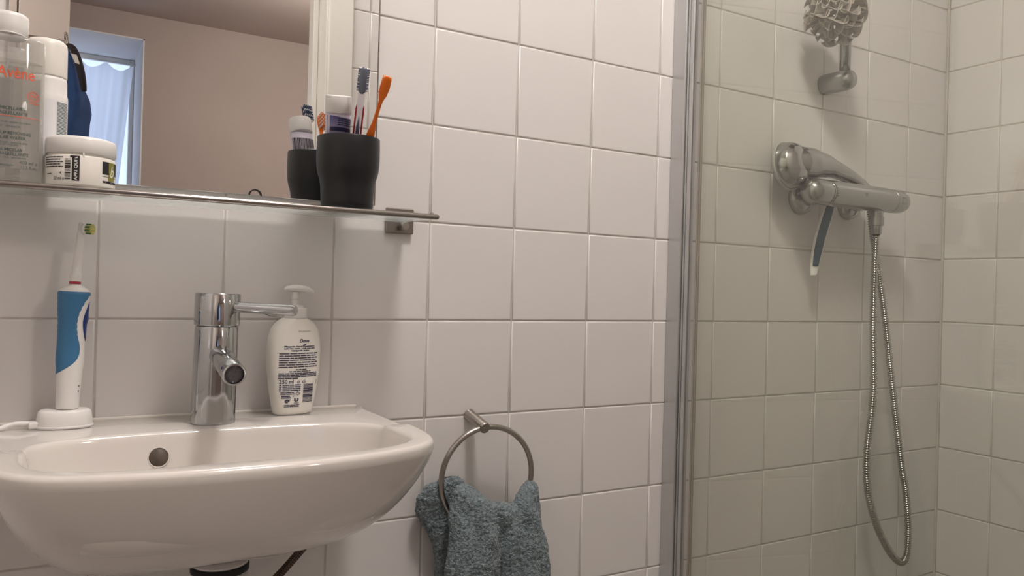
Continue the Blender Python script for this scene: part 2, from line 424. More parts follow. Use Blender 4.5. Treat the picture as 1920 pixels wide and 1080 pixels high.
def tile_mesh(wd, ht, gap=0.0020, rnd=0.0018, th=0.007):
    """a tile lying in x-z with its glazed face on y = 0 towards -y, softly rounded edges"""
    a, b = (wd-gap)/2, (ht-gap)/2
    b_ = bmesh.new()
    prof = [(0.0, th), (0.0, rnd*1.0), (rnd*0.30, rnd*0.30), (rnd*1.0, 0.0), (rnd*1.0+0.0012, 0.0)]
    secs = []
    for ins, y in prof:
        x, z = a-ins, b-ins
        secs.append([Vector((-x, y, -z)), Vector((x, y, -z)), Vector((x, y, z)), Vector((-x, y, z))])
    rings(b_, secs, True, False, True)
    me = bpy.data.meshes.new('tile')
    bmesh.ops.recalc_face_normals(b_, faces=b_.faces)
    b_.to_mesh(me); b_.free()
    me.shade_smooth(); me.set_sharp_from_angle(angle=math.radians(70))
    # keep the big face flat
    me.materials.append(M['tile'])
    return me
TM = {}
def lay_tiles(wall, cells, to_world, rotz):
    """cells: (u0, u1, z0, z1); to_world(u) gives the x, y of the face"""
    for u0, u1, z0, z1 in cells:
        k = (round(u1-u0, 4), round(z1-z0, 4))
        if k[0] < 0.006 or k[1] < 0.006: continue
        if k not in TM: TM[k] = tile_mesh(*k)
        o = bpy.data.objects.new('tile', TM[k]); COL.objects.link(o); o.parent = wall
        x, y = to_world((u0+u1)/2)
        o.location = (x, y, (z0+z1)/2)
        o.rotation_euler = (random.gauss(0, 0.0008), 0, rotz + random.gauss(0, 0.0008))

def cuts(lo, hi, joint, step=T):
    k = math.ceil((lo-joint)/step - 1e-6); out = [lo]
    while joint+k*step < hi-1e-6:
        v = joint+k*step
        if v > lo+1e-6: out.append(v)
        k += 1
    out.append(hi); return list(zip(out, out[1:]))

G = 0.0015
wall_back = structure('wall_back', box(XL-0.1, XR+0.1, G, 0.10, 0, CZ), M['grout'])
cells = [(a, b, c, d) for a, b in cuts(XL, XR-0.002, 0.0) for c, d in cuts(0, CZ, JZ)]
lay_tiles(wall_back, cells, lambda u: (u, 0.0), 0.0)
wall_right = structure('wall_right', box(XR+G, XR+0.10, YF-0.12, G, 0, CZ), M['grout'])
cells = [(a, b, c, d) for a, b in cuts(0.002, -YF, 0.1247) for c, d in cuts(0, CZ, JZ+0.0014)]
lay_tiles(wall_right, cells, lambda u: (XR, -u), -PI/2)
wall_left = structure('wall_left', box(XL-0.10, XL-G, YF-0.12, G, 0, CZ), M['grout'])
cells = [(-b, -a, c, d) for a, b in cuts(0.002, -YF, 0.10) for c, d in cuts(0, CZ, JZ)]
lay_tiles(wall_left, cells, lambda u: (XL, u), PI/2)
# front wall with the doorway the picture is taken through
DX0, DX1, DZ = -0.33, 0.553, 2.08
bm = box(DX1, XR+0.1, YF-0.12, YF-G, 0, CZ); box(XL-0.1, DX0, YF-0.12, YF-G, 0, CZ, bm=bm); box(DX0, DX1, YF-0.12, YF-G, DZ, CZ, bm=bm)
wall_front = structure('wall_front', bm, M['grout'])
FZ = cuts(0, CZ, 1.654)
cells = [(a, b, c, d) for a, b in cuts(0.600, XR, 0.649) for c, d in FZ] + [(a, b, c, d) for a, b in cuts(XL, DX0-0.045, 0.649) for c, d in FZ]
cells += [(a, b, c, d) for a, b in cuts(DX0-0.045, 0.600, 0.649) for c, d in cuts(DZ+0.05, CZ, 1.654)]
lay_tiles(wall_front, [(-b, -a, c, d) for a, b, c, d in cells], lambda u: (-u, YF), PI)
bm = box(-1.8, -0.33, YF-0.14, YF-0.121, 0, 2.5); box(0.60, 1.8, YF-0.14, YF-0.121, 0, 2.5, bm=bm); box(-0.4, 0.62, YF-0.14, YF-0.121, DZ+0.04, 2.5, bm=bm)
structure('wall_hall_front', bm, M['taupe'])
# corner sealing strip between the tiled walls
structure('trim_1', box(XR-0.003, XR+0.004, -0.003, 0.004, 0, CZ, 0.001), M['corner'])
structure('floor', box(-1.9, 2.0, -3.9, 0.12, -0.06, 0), M['floor'])
structure('ceiling', box(XL-0.1, XR+0.1, YF-0.12, 0.10, CZ, CZ+0.05), M['ceiling'])
# door frame
bm = box(0.532, 0.553, YF-0.135, YF+0.002, 0, DZ, 0.001); box(DX0, DX0+0.021, YF-0.135, YF+0.002, 0, DZ, 0.001, bm=bm); box(DX0, DX1, YF-0.135, YF+0.002, DZ-0.021, DZ, 0.001, bm=bm)
door = structure('door_1', bm, M['whitepaint'])
ORIGIN[door.name] = Vector((0, 0, 0))
bm = box(0.537, 0.600, YF+0.0005, YF+0.012, 0, DZ+0.05, 0.003); box(DX0-0.045, DX0+0.012, YF+0.0005, YF+0.012, 0, DZ+0.05, 0.003, bm=bm); box(DX0+0.0122, 0.5368, YF+0.0005, YF+0.012, DZ-0.014, DZ+0.05, 0.003, bm=bm)
link('casing', bm, M['whitepaint'], door, smooth=False)
bm = box(0.518, 0.5318, YF-0.10, YF-0.06, 0, DZ-0.022, 0.002)
link('stop_bead', bm, M['whitepaint'], door, smooth=False)
# hall and its window, seen in the mirror
HY = -3.10
WX0, WX1, WZ0, WZ1 = -0.34, 0.325, 1.15, 2.259
bm = box(-1.9, WX0, HY-0.47, HY, 0, 2.5); box(WX1, 2.0, HY-0.47, HY, 0, 2.5, bm=bm); box(WX0, WX1, HY-0.47, HY, WZ1, 2.5, bm=bm); box(WX0, WX1, HY-0.47, HY, 0, WZ0, bm=bm)
structure('wall_hall_back', bm, M['taupe'])
structure('wall_hall_left', box(-1.9, -1.8, HY, YF-0.12, 0, 2.5), M['taupe'])
structure('wall_hall_right', box(1.8, 1.9, HY, YF-0.12, 0, 2.5), M['taupe'])
structure('ceiling_hall', box(-1.9, 1.9, HY-0.02, YF-0.12, 2.375, 2.45), M['taupe'])
bm = box(WX0, WX0+0.006, HY-0.46, HY+0.002, WZ0, WZ1); box(WX1-0.006, WX1, HY-0.46, HY+0.002, WZ0, WZ1, bm=bm); box(WX0, WX1, HY-0.46, HY+0.002, WZ1-0.006, WZ1, bm=bm); box(WX0, WX1, HY-0.46, HY+0.004, WZ0, WZ0+0.02, bm=bm)
win = structure('window_1', bm, M['reveal'])
bm = box(WX0+0.006, WX0+0.05, HY-0.46, HY-0.42, WZ0+0.02, WZ1-0.006, 0.004); box(WX1-0.028, WX1-0.006, HY-0.46, HY-0.42, WZ0+0.02, WZ1-0.006, 0.004, bm=bm)
box(WX0+0.05, WX1-0.028, HY-0.46, HY-0.42, WZ1-0.03, WZ1-0.006, 0.004, bm=bm); box(WX0+0.05, WX1-0.028, HY-0.46, HY-0.42, WZ0+0.02, WZ0+0.07, 0.004, bm=bm)
link('window_frame', bm, M['whitepaint'], win, smooth=False)
link('pane', box(WX0+0.045, WX1-0.024, HY-0.443, HY-0.439, WZ0+0.06, WZ1-0.026), M['paneglass'], win, smooth=False)
# curtain and its rod
bm = bmesh.new(); NX, NZ = 120, 30; vs = []
for j in range(NZ+1):
    fz = j/NZ; row = []
    for i in range(NX+1):
        fx = i/NX
        x = WX0+0.012 + (WX1-0.016-WX0-0.012)*fx
        x = WX0+0.012 + (x-WX0-0.012)*(1.0-0.10*min(1, fz*1.4)*fx)
        amp = 0.008 + 0.012*fz
        y = HY-0.375 + amp*math.sin(fx*34+0.8*math.sin(fz*3)) + 0.5*amp*math.sin(fx*71+1.3)
        scal = 0.030*abs(math.sin(fx*PI*5.0))**1.4
        z = (WZ1-0.050 - scal*(1-fz)**3) - fz*(WZ1-0.050-WZ0-0.05)
        row.append(bm.verts.new((x, y, z)))
    vs.append(row)
for j in range(NZ):
    for i in range(NX): bm.faces.new((vs[j][i], vs[j][i+1], vs[j+1][i+1], vs[j+1][i]))
c = root('curtain', (0.0, HY-0.375, WZ0+0.05), 'sheer white curtain hung in scallops before the bright hall window, seen in the mirror', 'curtain')
link('fabric', bm, M['curtain'], c)
link('rod', tube([(WX0+0.007, HY-0.375, WZ1-0.040), (WX1-0.007, HY-0.375, WZ1-0.040)], 0.006), M['whitepaint'], c)
# wardrobe in the hall (mirror, far left), hook rail and jacket
wd = root('wardrobe', (-0.5, -1.9, 0.001), 'tall pale grey beige wardrobe reflected at the left of the mirror', 'wardrobe')
link('carcass', box(-1.0, -0.012, -2.20, -1.77, 0.001, 2.36, 0.002), M['cabinet'], wd, smooth=False)
link('door', box(-0.148, -0.012, -1.769, -1.75, 0.06, 2.34, 0.002), M['cabinet'], wd, smooth=False)
link('door', box(-0.70, -0.152, -1.769, -1.75, 0.06, 2.34, 0.002), M['cabinet'], wd, smooth=False)
hr = root('hook_rail', (-0.08, -1.749, 1.835), 'dark steel hook rail fixed across the wardrobe front, above the jacket', 'hook rail')
link('bar', tube([(-0.20, -1.735, 1.832), (-0.022, -1.735, 1.832)], 0.005), M['plate'], hr)
for x in (-0.19, -0.035):
    link('bracket', tube([(x, -1.7495, 1.832), (x, -1.737, 1.832)], 0.004), M['plate'], hr)
hk = tube(catmull([(-0.022, -1.735, 1.841), (-0.022, -1.715, 1.855), (-0.018, -1.700, 1.835), (-0.012, -1.692, 1.797), (-0.008, -1.690, 1.775), (-0.002, -1.68, 1.779)], 6), 0.004, 10)
link('hook', hk, M['chrome'], hr)
jk = root('jacket', (-0.05, -1.66, 1.80), 'navy blue jacket hanging from a chrome hook in the mirror, beside the window', 'jacket')
bm = bmesh.new(); secs = []
ZJ = -0.036
right = [(1.835, -0.010), (1.815, 0.003), (1.77, 0.020), (1.735, 0.030), (1.68, 0.050), (1.64, 0.054), (1.58, 0.050), (1.50, 0.058), (1.35, 0.07), (1.2, 0.08)]
for z, xr in right:
    xr -= 0.006
    xl = xr - 0.05 - 0.18*min(1, (1.835-z)/0.2) ; cx, hx = (xr+xl)/2, (xr-xl)/2; hy = 0.015+0.05*min(1, (1.835-z)/0.25)
    secs.append([Vector((cx+hx*math.cos(t)*(1+0.05*math.sin(5*t+z*20)), -1.672+hy*math.sin(t)*(1+0.18*math.sin(7*t+z*9)), z+ZJ)) for t in [2*PI*k/40 for k in range(40)]])
link('body', rings(bm, secs[::-1]), M['navycloth'], jk)
bm = tube(catmull([(-0.018, -1.655, 1.802), (-0.002, -1.640, 1.790), (0.014, -1.628, 1.744), (0.024, -1.624, 1.699), (0.030, -1.630, 1.664)], 8), [0.006+0.0052*math.sin(PI*i/32)**0.7 for i in range(33)], 12)
link('collar', bm, M['darkcloth'], jk)
bm = bmesh.new(); vs = [bm.verts.new(p) for p in [(-0.009, -1.6225, 1.772), (0.007, -1.618, 1.769), (0.016, -1.614, 1.741), (0.003, -1.6175, 1.744)]]; bm.faces.new(vs)
bmesh.ops.solidify(bm, geom=list(bm.faces), thickness=0.001)
link('care_tag', bm, M['whiteink'], jk, smooth=False)

# bathroom ceiling lamp and the added hall lamps
cl = root('ceiling_lamp', (0.46, -0.72, CZ), 'round white bathroom ceiling lamp above the picture', 'lamp')
link('base', lathe((0.46, -0.72, CZ), (0, 0, -1), [(0.125, 0), (0.125, 0.018), (0.115, 0.02)], 48), M['whitepaint'], cl, sharp=40)
def pendant(LX, LY, LZ, strength, label):
    hl = root('added_hall_lamp', (LX, LY, 2.375), label, 'lamp')
    link('canopy', lathe((LX, LY, 2.3745), (0, 0, -1), [(0.05, 0), (0.05, 0.02), (0.01, 0.03)], 32), M['whitepaint'], hl, sharp=40)
    link('cable', tube([(LX, LY, 2.345), (LX, LY, LZ+0.12)], 0.004, 8), M['whiteplastic'], hl)
    glow = bpy.data.materials.new('lit opal globe'); glow.use_nodes = True
    gb = glow.node_tree.nodes['Principled BSDF']; gb.inputs['Base Color'].default_value = (0.9, 0.88, 0.85, 1)
    gb.inputs['Emission Color'].default_value = (1.0, 0.925, 0.86, 1); gb.inputs['Emission Strength'].default_value = strength
    bm = bmesh.new(); bmesh.ops.create_uvsphere(bm, u_segments=32, v_segments=20, radius=0.12, matrix=Matrix.Translation((LX, LY, LZ)))
    link('globe', bm, glow, hl)
pendant(1.05, -1.95, 2.05, 36.0, 'added white globe lamp in the hall, right of the doorway and out of view, to brighten the hall wall')
pendant(-0.75, -1.16, 2.08, 26.0, 'added white globe lamp in the hall, left of the doorway and out of view, to brighten the shower')

# ------------------------------------------------------------------ mirror and shelf
mr_ = root('wall_mirror', (0.128, -0.005, 1.219), 'frameless rectangular wall mirror above the glass shelf', 'mirror')
link('glass', box(-0.100, 0.3565, -0.0062, -0.0012, 1.2185, 1.96, 0.0006, 1), M['mirror'], mr_, smooth=False)
link('edge', box(0.3566, 0.3582, -0.0060, -0.0012, 1.2185, 1.96), M['plate'], mr_, smooth=False)
bm = torus((0.1865, -0.0085, 1.2185), (0, 1, 0), 0.0078, 0.0009, 24, 8, a0=PI, a1=2*PI)
link('clip', bm, M['black'], mr_)
tag(mr_.children[-1], 'dark rounded clip at the lower edge')

sh = root('glass_shelf', (0.115, -0.06, 1.195), 'glass shelf with a brushed steel front rail below the mirror', 'shelf')
pane = box(-0.175, 0.4045, -0.1165, -0.0085, 1.1962, 1.2005, 0.0006, 1)
link('glass_pane', pane, M['frosted'], sh, smooth=False)
SX1 = 0.4085
bm = lathe((-0.18, -0.1195, 1.1974), (1, 0, 0), [(0.0015, 0), (0.0034, 0.0015), (0.0037, 0.004), (0.0037, SX1+0.18-0.004), (0.0033, SX1+0.18-0.0015), (0.0018, SX1+0.18)], 20)
link('rail', bm, M['rail'], sh, sharp=60)
link('pin', lathe((0.400, -0.1150, 1.2004), (0, 0, 1), [(0.0025, 0), (0.0025, 0.002), (0.0015, 0.003)], 14), M['rail'], sh)
for bx in (0.398, -0.142):
    bp = link('bracket', box(bx-0.0215, bx+0.0215, -0.0085, -0.0003, 1.1795, 1.2175, 0.0015), M['plate'], sh, smooth=False)
    b2 = lathe((bx+0.002, -0.0086, 1.1900), (0, -1, 0), [(0.0060, 0), (0.0060, 0.015), (0.0052, 0.0165)], 24)
    ORIGIN[bp.name] = ORIGIN[sh.name]
    link('support_stud', b2, M['nickel'], bp, sharp=50)

# ------------------------------------------------------------------ wash basin
BX = 0.1215
def sell(a, b, n, t):
    c, s_ = math.cos(t), math.sin(t)
    return math.copysign(abs(c)**(2/n), c)*a, math.copysign(abs(s_)**(2/n), s_)*b
HALF = catmull([(0, -.353, 0), (.06, -.351, 0), (.115, -.343, 0), (.161, -.330, 0), (.192, -.311, 0), (.2115, -.284, 0), (.221, -.245, 0), (.2235, -.19, 0), (.2235, -.10, 0), (.2225, -.02, 0), (.2215, 0, 0)], 10)
_full = [Vector((-p.x, p.y, 0)) for p in HALF[::-1]] + HALF[1:]      # from back left round the front to back right
_len = [0.0]
for _a, _b in zip(_full, _full[1:]): _len.append(_len[-1]+(_b-_a).length)
NB = 176; NF = 140
def outer(i):
    """outline of the rim: straight back at y = 0, bowed front"""
    if i < NF:
        d = _len[-1]*i/NF; k = 0
        while k < len(_len)-2 and _len[k+1] < d: k += 1
        p = _full[k].lerp(_full[k+1], (d-_len[k])/max(1e-9, _len[k+1]-_len[k]))
    else:
        f = (i-NF)/(NB-NF); p = _full[-1].lerp(_full[0], f)
    return Vector((BX+p.x, p.y, 0))
def inner(i, g=0.0):
    o = outer(i)
    t = math.atan2((o.y+0.190)/0.175 if o.y < -0.19 else (o.y+0.190)/0.19, (o.x-BX)/0.2235)
    if math.sin(t) <= 0:
        x, y = sell(0.1945-g, 0.122-g*0.8, 3.8, t); return Vector((BX+x, -0.202+y, 0))
    x, y = sell(0.193-g, 0.087-g*0.8, 3.6, t); return Vector((BX+x, -0.202+y, 0))
ZD = 0.9245
def sm(a, b, x):
    t = max(0, min(1, (x-a)/(b-a))); return t*t*(3-2*t)
def rim_z(y): return ZD + 0.0045*sm(-0.172, -0.192, y)
secs = []
H = 0.150
# outside, from the bottom up
for k in range(0, 27):
    t = (1-k/27.0)**1.5
    s_ = max(0.0, 1-t**1.2)**(1/3.0); d = 0.011+(H-0.011)*t
    ring = []
    for i in range(NB):
        o = outer(i); ring.append(Vector((BX+(o.x-BX)*(0.30+0.70*s_), -0.0008+(o.y+0.0008)*(0.20+0.80*s_), rim_z(o.y)-d)))
    secs.append(ring)
rr = 0.0065
for k in range(1, 9):          # rounded lip
    a = PI/2*k/8
    ring = []
    for i in range(NB):
        o = outer(i); q = Vector((BX, -0.17, 0)); d = (q-o); d.z = 0; d.normalize()
        back = sm(-0.03, -0.01, o.y)
        p = o + d*(rr*(1-math.cos(a)))*(1-back)
        ring.append(Vector((p.x, p.y, rim_z(o.y) - rr + rr*math.sin(a))))
    secs.append(ring)
for f in (0.5,):
    ring = []
    for i in range(NB):
        o = outer(i); q = inner(i); p = o.lerp(q, f); ring.append(Vector((p.x, p.y, rim_z(p.y))))
    secs.append(ring)
for g, dz in ((-0.004, 0), (-0.001, 0.0004), (0.0015, 0.0022), (0.003, 0.005), (0.0042, 0.010), (0.007, 0.025), (0.011, 0.045), (0.018, 0.066), (0.032, 0.082), (0.055, 0.091), (0.085, 0.095)):
    ring = []
    for i in range(NB):
        q = inner(i, g); ring.append(Vector((q.x, q.y, rim_z(q.y)*(1.0) - dz if dz < 0.03 else ZD - dz)))
    secs.append(ring)
basin = root('wash_basin', (BX, -0.17, 0.75), 'white ceramic wall-hung wash basin with rounded front below the mirror', 'basin')
bm = bmesh.new(); rings(bm, secs)
link('bowl', bm, M['ceramic'], basin)
# overflow opening in the back slope of the bowl
oc = Vector((0.0618, -0.1222, 0.8968)); on = Vector((-0.05, -1, 0.14)).normalized()
link('overflow_ring', torus(oc, on, 0.0112, 0.0008, 36, 8), M['ceramic'], basin)
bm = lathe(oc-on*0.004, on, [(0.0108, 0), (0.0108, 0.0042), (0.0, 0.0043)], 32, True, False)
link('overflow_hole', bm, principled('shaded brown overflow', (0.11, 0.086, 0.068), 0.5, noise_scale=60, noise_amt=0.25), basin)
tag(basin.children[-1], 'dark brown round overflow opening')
link('drain', lathe((BX, -0.215, ZD-0.0948), (0, 0, 1), [(0.031, 0), (0.031, 0.002), (0.027, 0.004), (0.012, 0.005)], 32), M['chrome'], basin)
# silicone line along the wall
link('sealant', box(BX-0.220, BX+0.2175, -0.0045, -0.0004, ZD-0.004, ZD+0.0028, 0.0018), M['silicone'], basin)

# trap and supply hose below
tr = root('bottle_trap', (0.126, -0.130, 0.68), 'white bottle trap with a black rubber ring under the basin', 'trap')
TX, TY, TZ = 0.1315, -0.128, 0.767
link('body', lathe((TX, TY, TZ-0.075), (0, 0, 1), [(0.030, 0), (0.034, 0.012), (0.0315, 0.066)], 40), M['whiteplastic'], tr)
link('rubber_ring', lathe((TX, TY, TZ-0.0088), (0, 0, 1), [(0.0315, 0), (0.0332, 0.001), (0.0334, 0.007), (0.0322, 0.0088)], 40), M['rubber'], tr)
link('collar', lathe((TX, TY, TZ+0.0001), (0, 0, 1), [(0.0315, 0), (0.033, 0.003), (0.022, 0.006)], 40), M['whiteplastic'], tr)
p = Print(); p.words(0.010, 0.022, TZ-0.013, 0.0022, 2); p.words(-0.016, 0.012, TZ-0.017, 0.0016, 3)
p.put('marking', on_cylinder(TX, TY, 0.0347), M['greyink'], tr)
link('tailpiece', lathe((TX, TY, 0.55), (0, 0, 1), [(0.016, 0), (0.016, TZ-0.075-0.55)], 24), M['whiteplastic'], tr)
bm = tube(catmull([(0.278, -0.056, 0.774), (0.250, -0.058, 0.746), (0.226, -0.060, 0.7225), (0.205, -0.060, 0.702), (0.185, -0.055, 0.67), (0.176, -0.045, 0.62)], 8), 0.0053, 14)
tag(link('supply_hose', bm, M['braid'], None, origin=(0.22, -0.06, 0.70)), 'brown braided supply hose slanting down under the basin', 'hose')

# ------------------------------------------------------------------ tap
fx, fy, fz0 = 0.1290, -0.0695, ZD+0.0002
tp = root('basin_tap', (fx, fy, fz0), 'chrome single-lever mixer tap standing on the basin ledge', 'tap')
lean = Vector((0.014, 0, 1)).normalized()
link('body', lathe((fx, fy, fz0), lean, [(0.0264, 0), (0.0264, 0.004), (0.0261, 0.06), (0.0257, 0.1190), (0.0248, 0.1203)], 64), M['chrome'], tp, sharp=40)
cb = Vector((fx, fy, fz0)) + lean*0.1211
link('cap', lathe(cb, lean, [(0.0262, 0), (0.0272, 0.0010), (0.0272, 0.0388), (0.0262, 0.0402), (0.0, 0.0404)], 64, True, False), M['chrome'], tp, sharp=40)
link('cap_seam', lathe(cb-lean*0.0012, lean, [(0.0236, 0), (0.0236, 0.0014)], 48), M['black'], tp)
ph = math.radians(40); ld = Vector((math.cos(ph), -math.sin(ph), -0.028)).normalized()
lb = Vector((fx, fy, cb.z+0.0245))
lv = lathe(lb+ld*0.0245, ld, [(0.0066, 0), (0.0068, 0.0785), (0.0060, 0.0815), (0.0050, 0.0818), (0.0, 0.0814)], 32, True, False)
link('lever', lv, M['chrome'], tp, sharp=35)
link('lever_notch', lathe(lb+ld*0.066-Vector((0, 0, 0.0060)), ld, [(0.001, 0), (0.0030, 0.006), (0.0030, 0.020), (0.001, 0.026)], 12), M['satin'], tp)
sd = Vector((0.0, -0.985, -0.16)).normalized(); se = Vector((0.1318, -0.178, 0.9955)); sl = 0.100
sp = lathe(se-sd*sl, sd, [(0.0135, 0), (0.0130, 0.03), (0.0134, sl-0.0015), (0.0124, sl), (0.0110, sl), (0.0110, sl-0.004)], 48, True, False)
spo = link('spout', sp, M['chrome'], tp, sharp=40)
ORIGIN[spo.name] = ORIGIN[tp.name]
link('aerator', lathe(se-sd*0.0042, sd, [(0.0110, 0), (0.0107, 0.0018), (0.006, 0.0026), (0.0, 0.0027)], 36, True, False), principled('dark grey aerator mesh', (0.10, 0.095, 0.105), 0.45, 0.3, noise_scale=300, noise_amt=0.3), spo)
tag(spo.children[-1], 'dark grey aerator')

# ------------------------------------------------------------------ soap bottle
sx, sy, sz = 0.2378, -0.0330, ZD+0.0002
sb = root('soap_dispenser', (sx, sy, sz), 'white oval pump soap bottle with dark printed back label beside the tap', 'soap bottle')
PR = [(0.0, 0.0255, 0.0145), (0.002, 0.0278, 0.0165), (0.012, 0.0296, 0.0180), (0.035, 0.0338, 0.0195), (0.060, 0.0370, 0.0205), (0.085, 0.0382, 0.0208), (0.102, 0.0372, 0.0202), (0.114, 0.0335, 0.0190), (0.122, 0.0275, 0.0172), (0.127, 0.0205, 0.0156), (0.1292, 0.0165, 0.0148)]
def prof_at(z, k):
    h = z-sz
    for a, b in zip(PR, PR[1:]):
        if a[0] <= h <= b[0]:
            t = (h-a[0])/(b[0]-a[0]); return a[k]+(b[k]-a[k])*t
    return PR[-1][k] if h > 0.1 else PR[0][k]
face = math.radians(14)
def oval(cx, cy, z, a, b, n=2.3, N=56, rot=0.0):
    out = []
    for i in range(N):
        x, y = sell(a, b, n, 2*PI*i/N); c, s_ = math.cos(rot), math.sin(rot)
        out.append(Vector((cx+x*c-y*s_, cy+x*s_+y*c, z)))
    return out
PRs = []
for a, b in zip(PR, PR[1:]):
    for k in range(3): PRs.append(tuple(a[j]+(b[j]-a[j])*k/3 for j in range(3)))
PRs.append(PR[-1])
bm = bmesh.new(); rings(bm, [oval(sx, sy, sz+h, a, b, rot=face) for h, a, b in PRs])
link('bottle', bm, M['warmplastic'], sb)
link('collar', lathe((sx, sy, sz+0.1294), (0, 0, 1), [(0.0158, 0), (0.0160, 0.0005), (0.0160, 0.0125), (0.0150, 0.0135), (0.0115, 0.0137), (0.0113, 0.0172), (0.0080, 0.0176)], 40), M['whiteplastic'], sb, sharp=35)
link('pump_stem', lathe((sx, sy, sz+0.1470), (0, 0, 1), [(0.0050, 0), (0.0050, 0.008), (0.0062, 0.0085), (0.0062, 0.018)], 24), M['whiteplastic'], sb, sharp=35)
secs = []
for u, zt, zb, hw in [(-0.0155, 0.1690, 0.1662, 0.0040), (-0.0125, 0.1722, 0.1650, 0.0085), (-0.004, 0.1742, 0.1648, 0.0105), (0.006, 0.1742, 0.1646, 0.0100), (0.014, 0.1728, 0.1640, 0.0075), (0.019, 0.1708, 0.1630, 0.0055), (0.0225, 0.1682, 0.1622, 0.0040), (0.0245, 0.1666, 0.1628, 0.0028)]:
    c, s_ = math.cos(-0.25), math.sin(-0.25)
    secs.append([Vector((sx+u*c - hw*math.cos(t)*s_*1.0, sy+u*s_ + hw*math.cos(t)*c, sz + (zt+zb)/2 + (zt-zb)/2*math.sin(t))) for t in [2*PI*k/20 for k in range(20)]])
bm = bmesh.new(); rings(bm, secs); link('pump_head', bm, M['whiteplastic'], sb)
fn = on_cylinder(sx, sy, lambda z: prof_at(z, 1), face, 0.00035, lambda z: prof_at(z, 2), 2.3)
X0 = 0.003
lab = lambda a, z: fn(-0.0018+(a-X0)*1.50, z+0.0054)      # label axis a little left of the bottle axis
p = Print()
p.text('Dove', X0+0.0035, sz+0.0938, 0.0066, shear=0.35, bold=0.00014, sx=0.66)
p.poly([(X0+0.0022, sz+0.0881), (X0+0.0032, sz+0.0873), (X0+0.0048, sz+0.0880), (X0+0.0062, sz+0.0890), (X0+0.0045, sz+0.0894), (X0+0.0032, sz+0.0891)])
p.text('Pflegende Hand-Waschlotion', X0, sz+0.0865, 0.0027, bold=0.00012, sx=0.92)
p.text('soin des mains - soft and mild', X0, sz+0.0838, 0.0027, bold=0.00012, sx=0.92)
p.text('reinigende lotion', X0, sz+0.0811, 0.0027, bold=0.00012, sx=0.95)
for k in range(7): p.words(X0-0.0185, X0+0.0185-(0.002 if k % 2 else 0), sz+0.0772-k*0.0030, 0.00125, 20+k, 0.25)
p.words(X0-0.004, X0+0.007, sz+0.0557, 0.0011, 31, 0.25); p.words(X0-0.010, X0+0.011, sz+0.0532, 0.0011, 32, 0.25)
for k in range(4): p.words(X0-0.0185, X0+0.0185-(0 if k < 3 else 0.020), sz+0.0505-k*0.0021, 0.0012, 41+k, 0.2)
p.text('250 ml', X0-0.0115, sz+0.0395, 0.0072, bold=0.00008, sx=0.62); p.text('e', X0-0.0008, sz+0.0395, 0.0078, sx=0.75)
p.ring(X0+0.0045, sz+0.0388, 0.0012, 0.0017, 12); p.poly([(X0+0.0035, sz+0.0410), (X0+0.006, sz+0.0428), (X0+0.006, sz+0.0420)])
for k in range(4): p.rect(X0-0.0172, X0-0.0157, sz+0.0345-k*0.0024, sz+0.0360-k*0.0024); p.words(X0-0.0148, X0+0.0015, sz+0.0352-k*0.0024, 0.0012, 50+k, 0.2)
p.words(X0-0.0160, X0-0.0045, sz+0.0250, 0.0010, 60, 0.2); p.words(X0-0.0160, X0-0.0035, sz+0.0230, 0.0010, 61, 0.2)
p.rect(X0-0.0150, X0-0.0080, sz+0.0195, sz+0.0212); p.rect(X0-0.0150, X0-0.0070, sz+0.0174, sz+0.0188); p.words(X0-0.0060, X0-0.003, sz+0.0204, 0.001, 62)
p.ring(X0-0.0010, sz+0.0232, 0.0014, 0.0020, 14); p.poly([(X0-0.0020, sz+0.0248), (X0+0.0, sz+0.0248), (X0-0.0010, sz+0.0272)])
p.ring(X0-0.0100, sz+0.0135, 0.0012, 0.0024, 18, 0.5, 5.0); p.ring(X0-0.0095, sz+0.0140, 0.0004, 0.0013, 12)
p.poly([(X0-0.0088, sz+0.0145), (X0-0.0070, sz+0.0150), (X0-0.0080, sz+0.0162)])
p.text('U', X0-0.0020, sz+0.0148, 0.0060, bold=0.00035); p.words(X0-0.0042, X0+0.0005, sz+0.0108, 0.0008, 63, 0.1)
p.words(X0-0.0125, X0+0.001, sz+0.0082, 0.0010, 64, 0.2); p.words(X0-0.0125, X0+0.001, sz+0.0062, 0.0010, 65, 0.2)
p.text('7', X0+0.0145, sz+0.0380, 0.0016); p.text('8', X0+0.0145, sz+0.0095, 0.0016)
p.rect(X0+0.0186, X0+0.0191, sz+0.034, sz+0.0405)
p.put('label_print', lab, M['navyprint'], sb)
p = Print(); p.bars(X0+0.0042, X0+0.0150, sz+0.0110, sz+0.0362, 21, 5, vertical=False); p.put('barcode', lab, M['navyprint'], sb)
p = Print(); p.words(X0-0.0075, X0+0.0115, sz+0.1122, 0.0018, 70, 0.12, (0.5, 1.2)); p.put('embossing', fn, M['paleink'], sb)

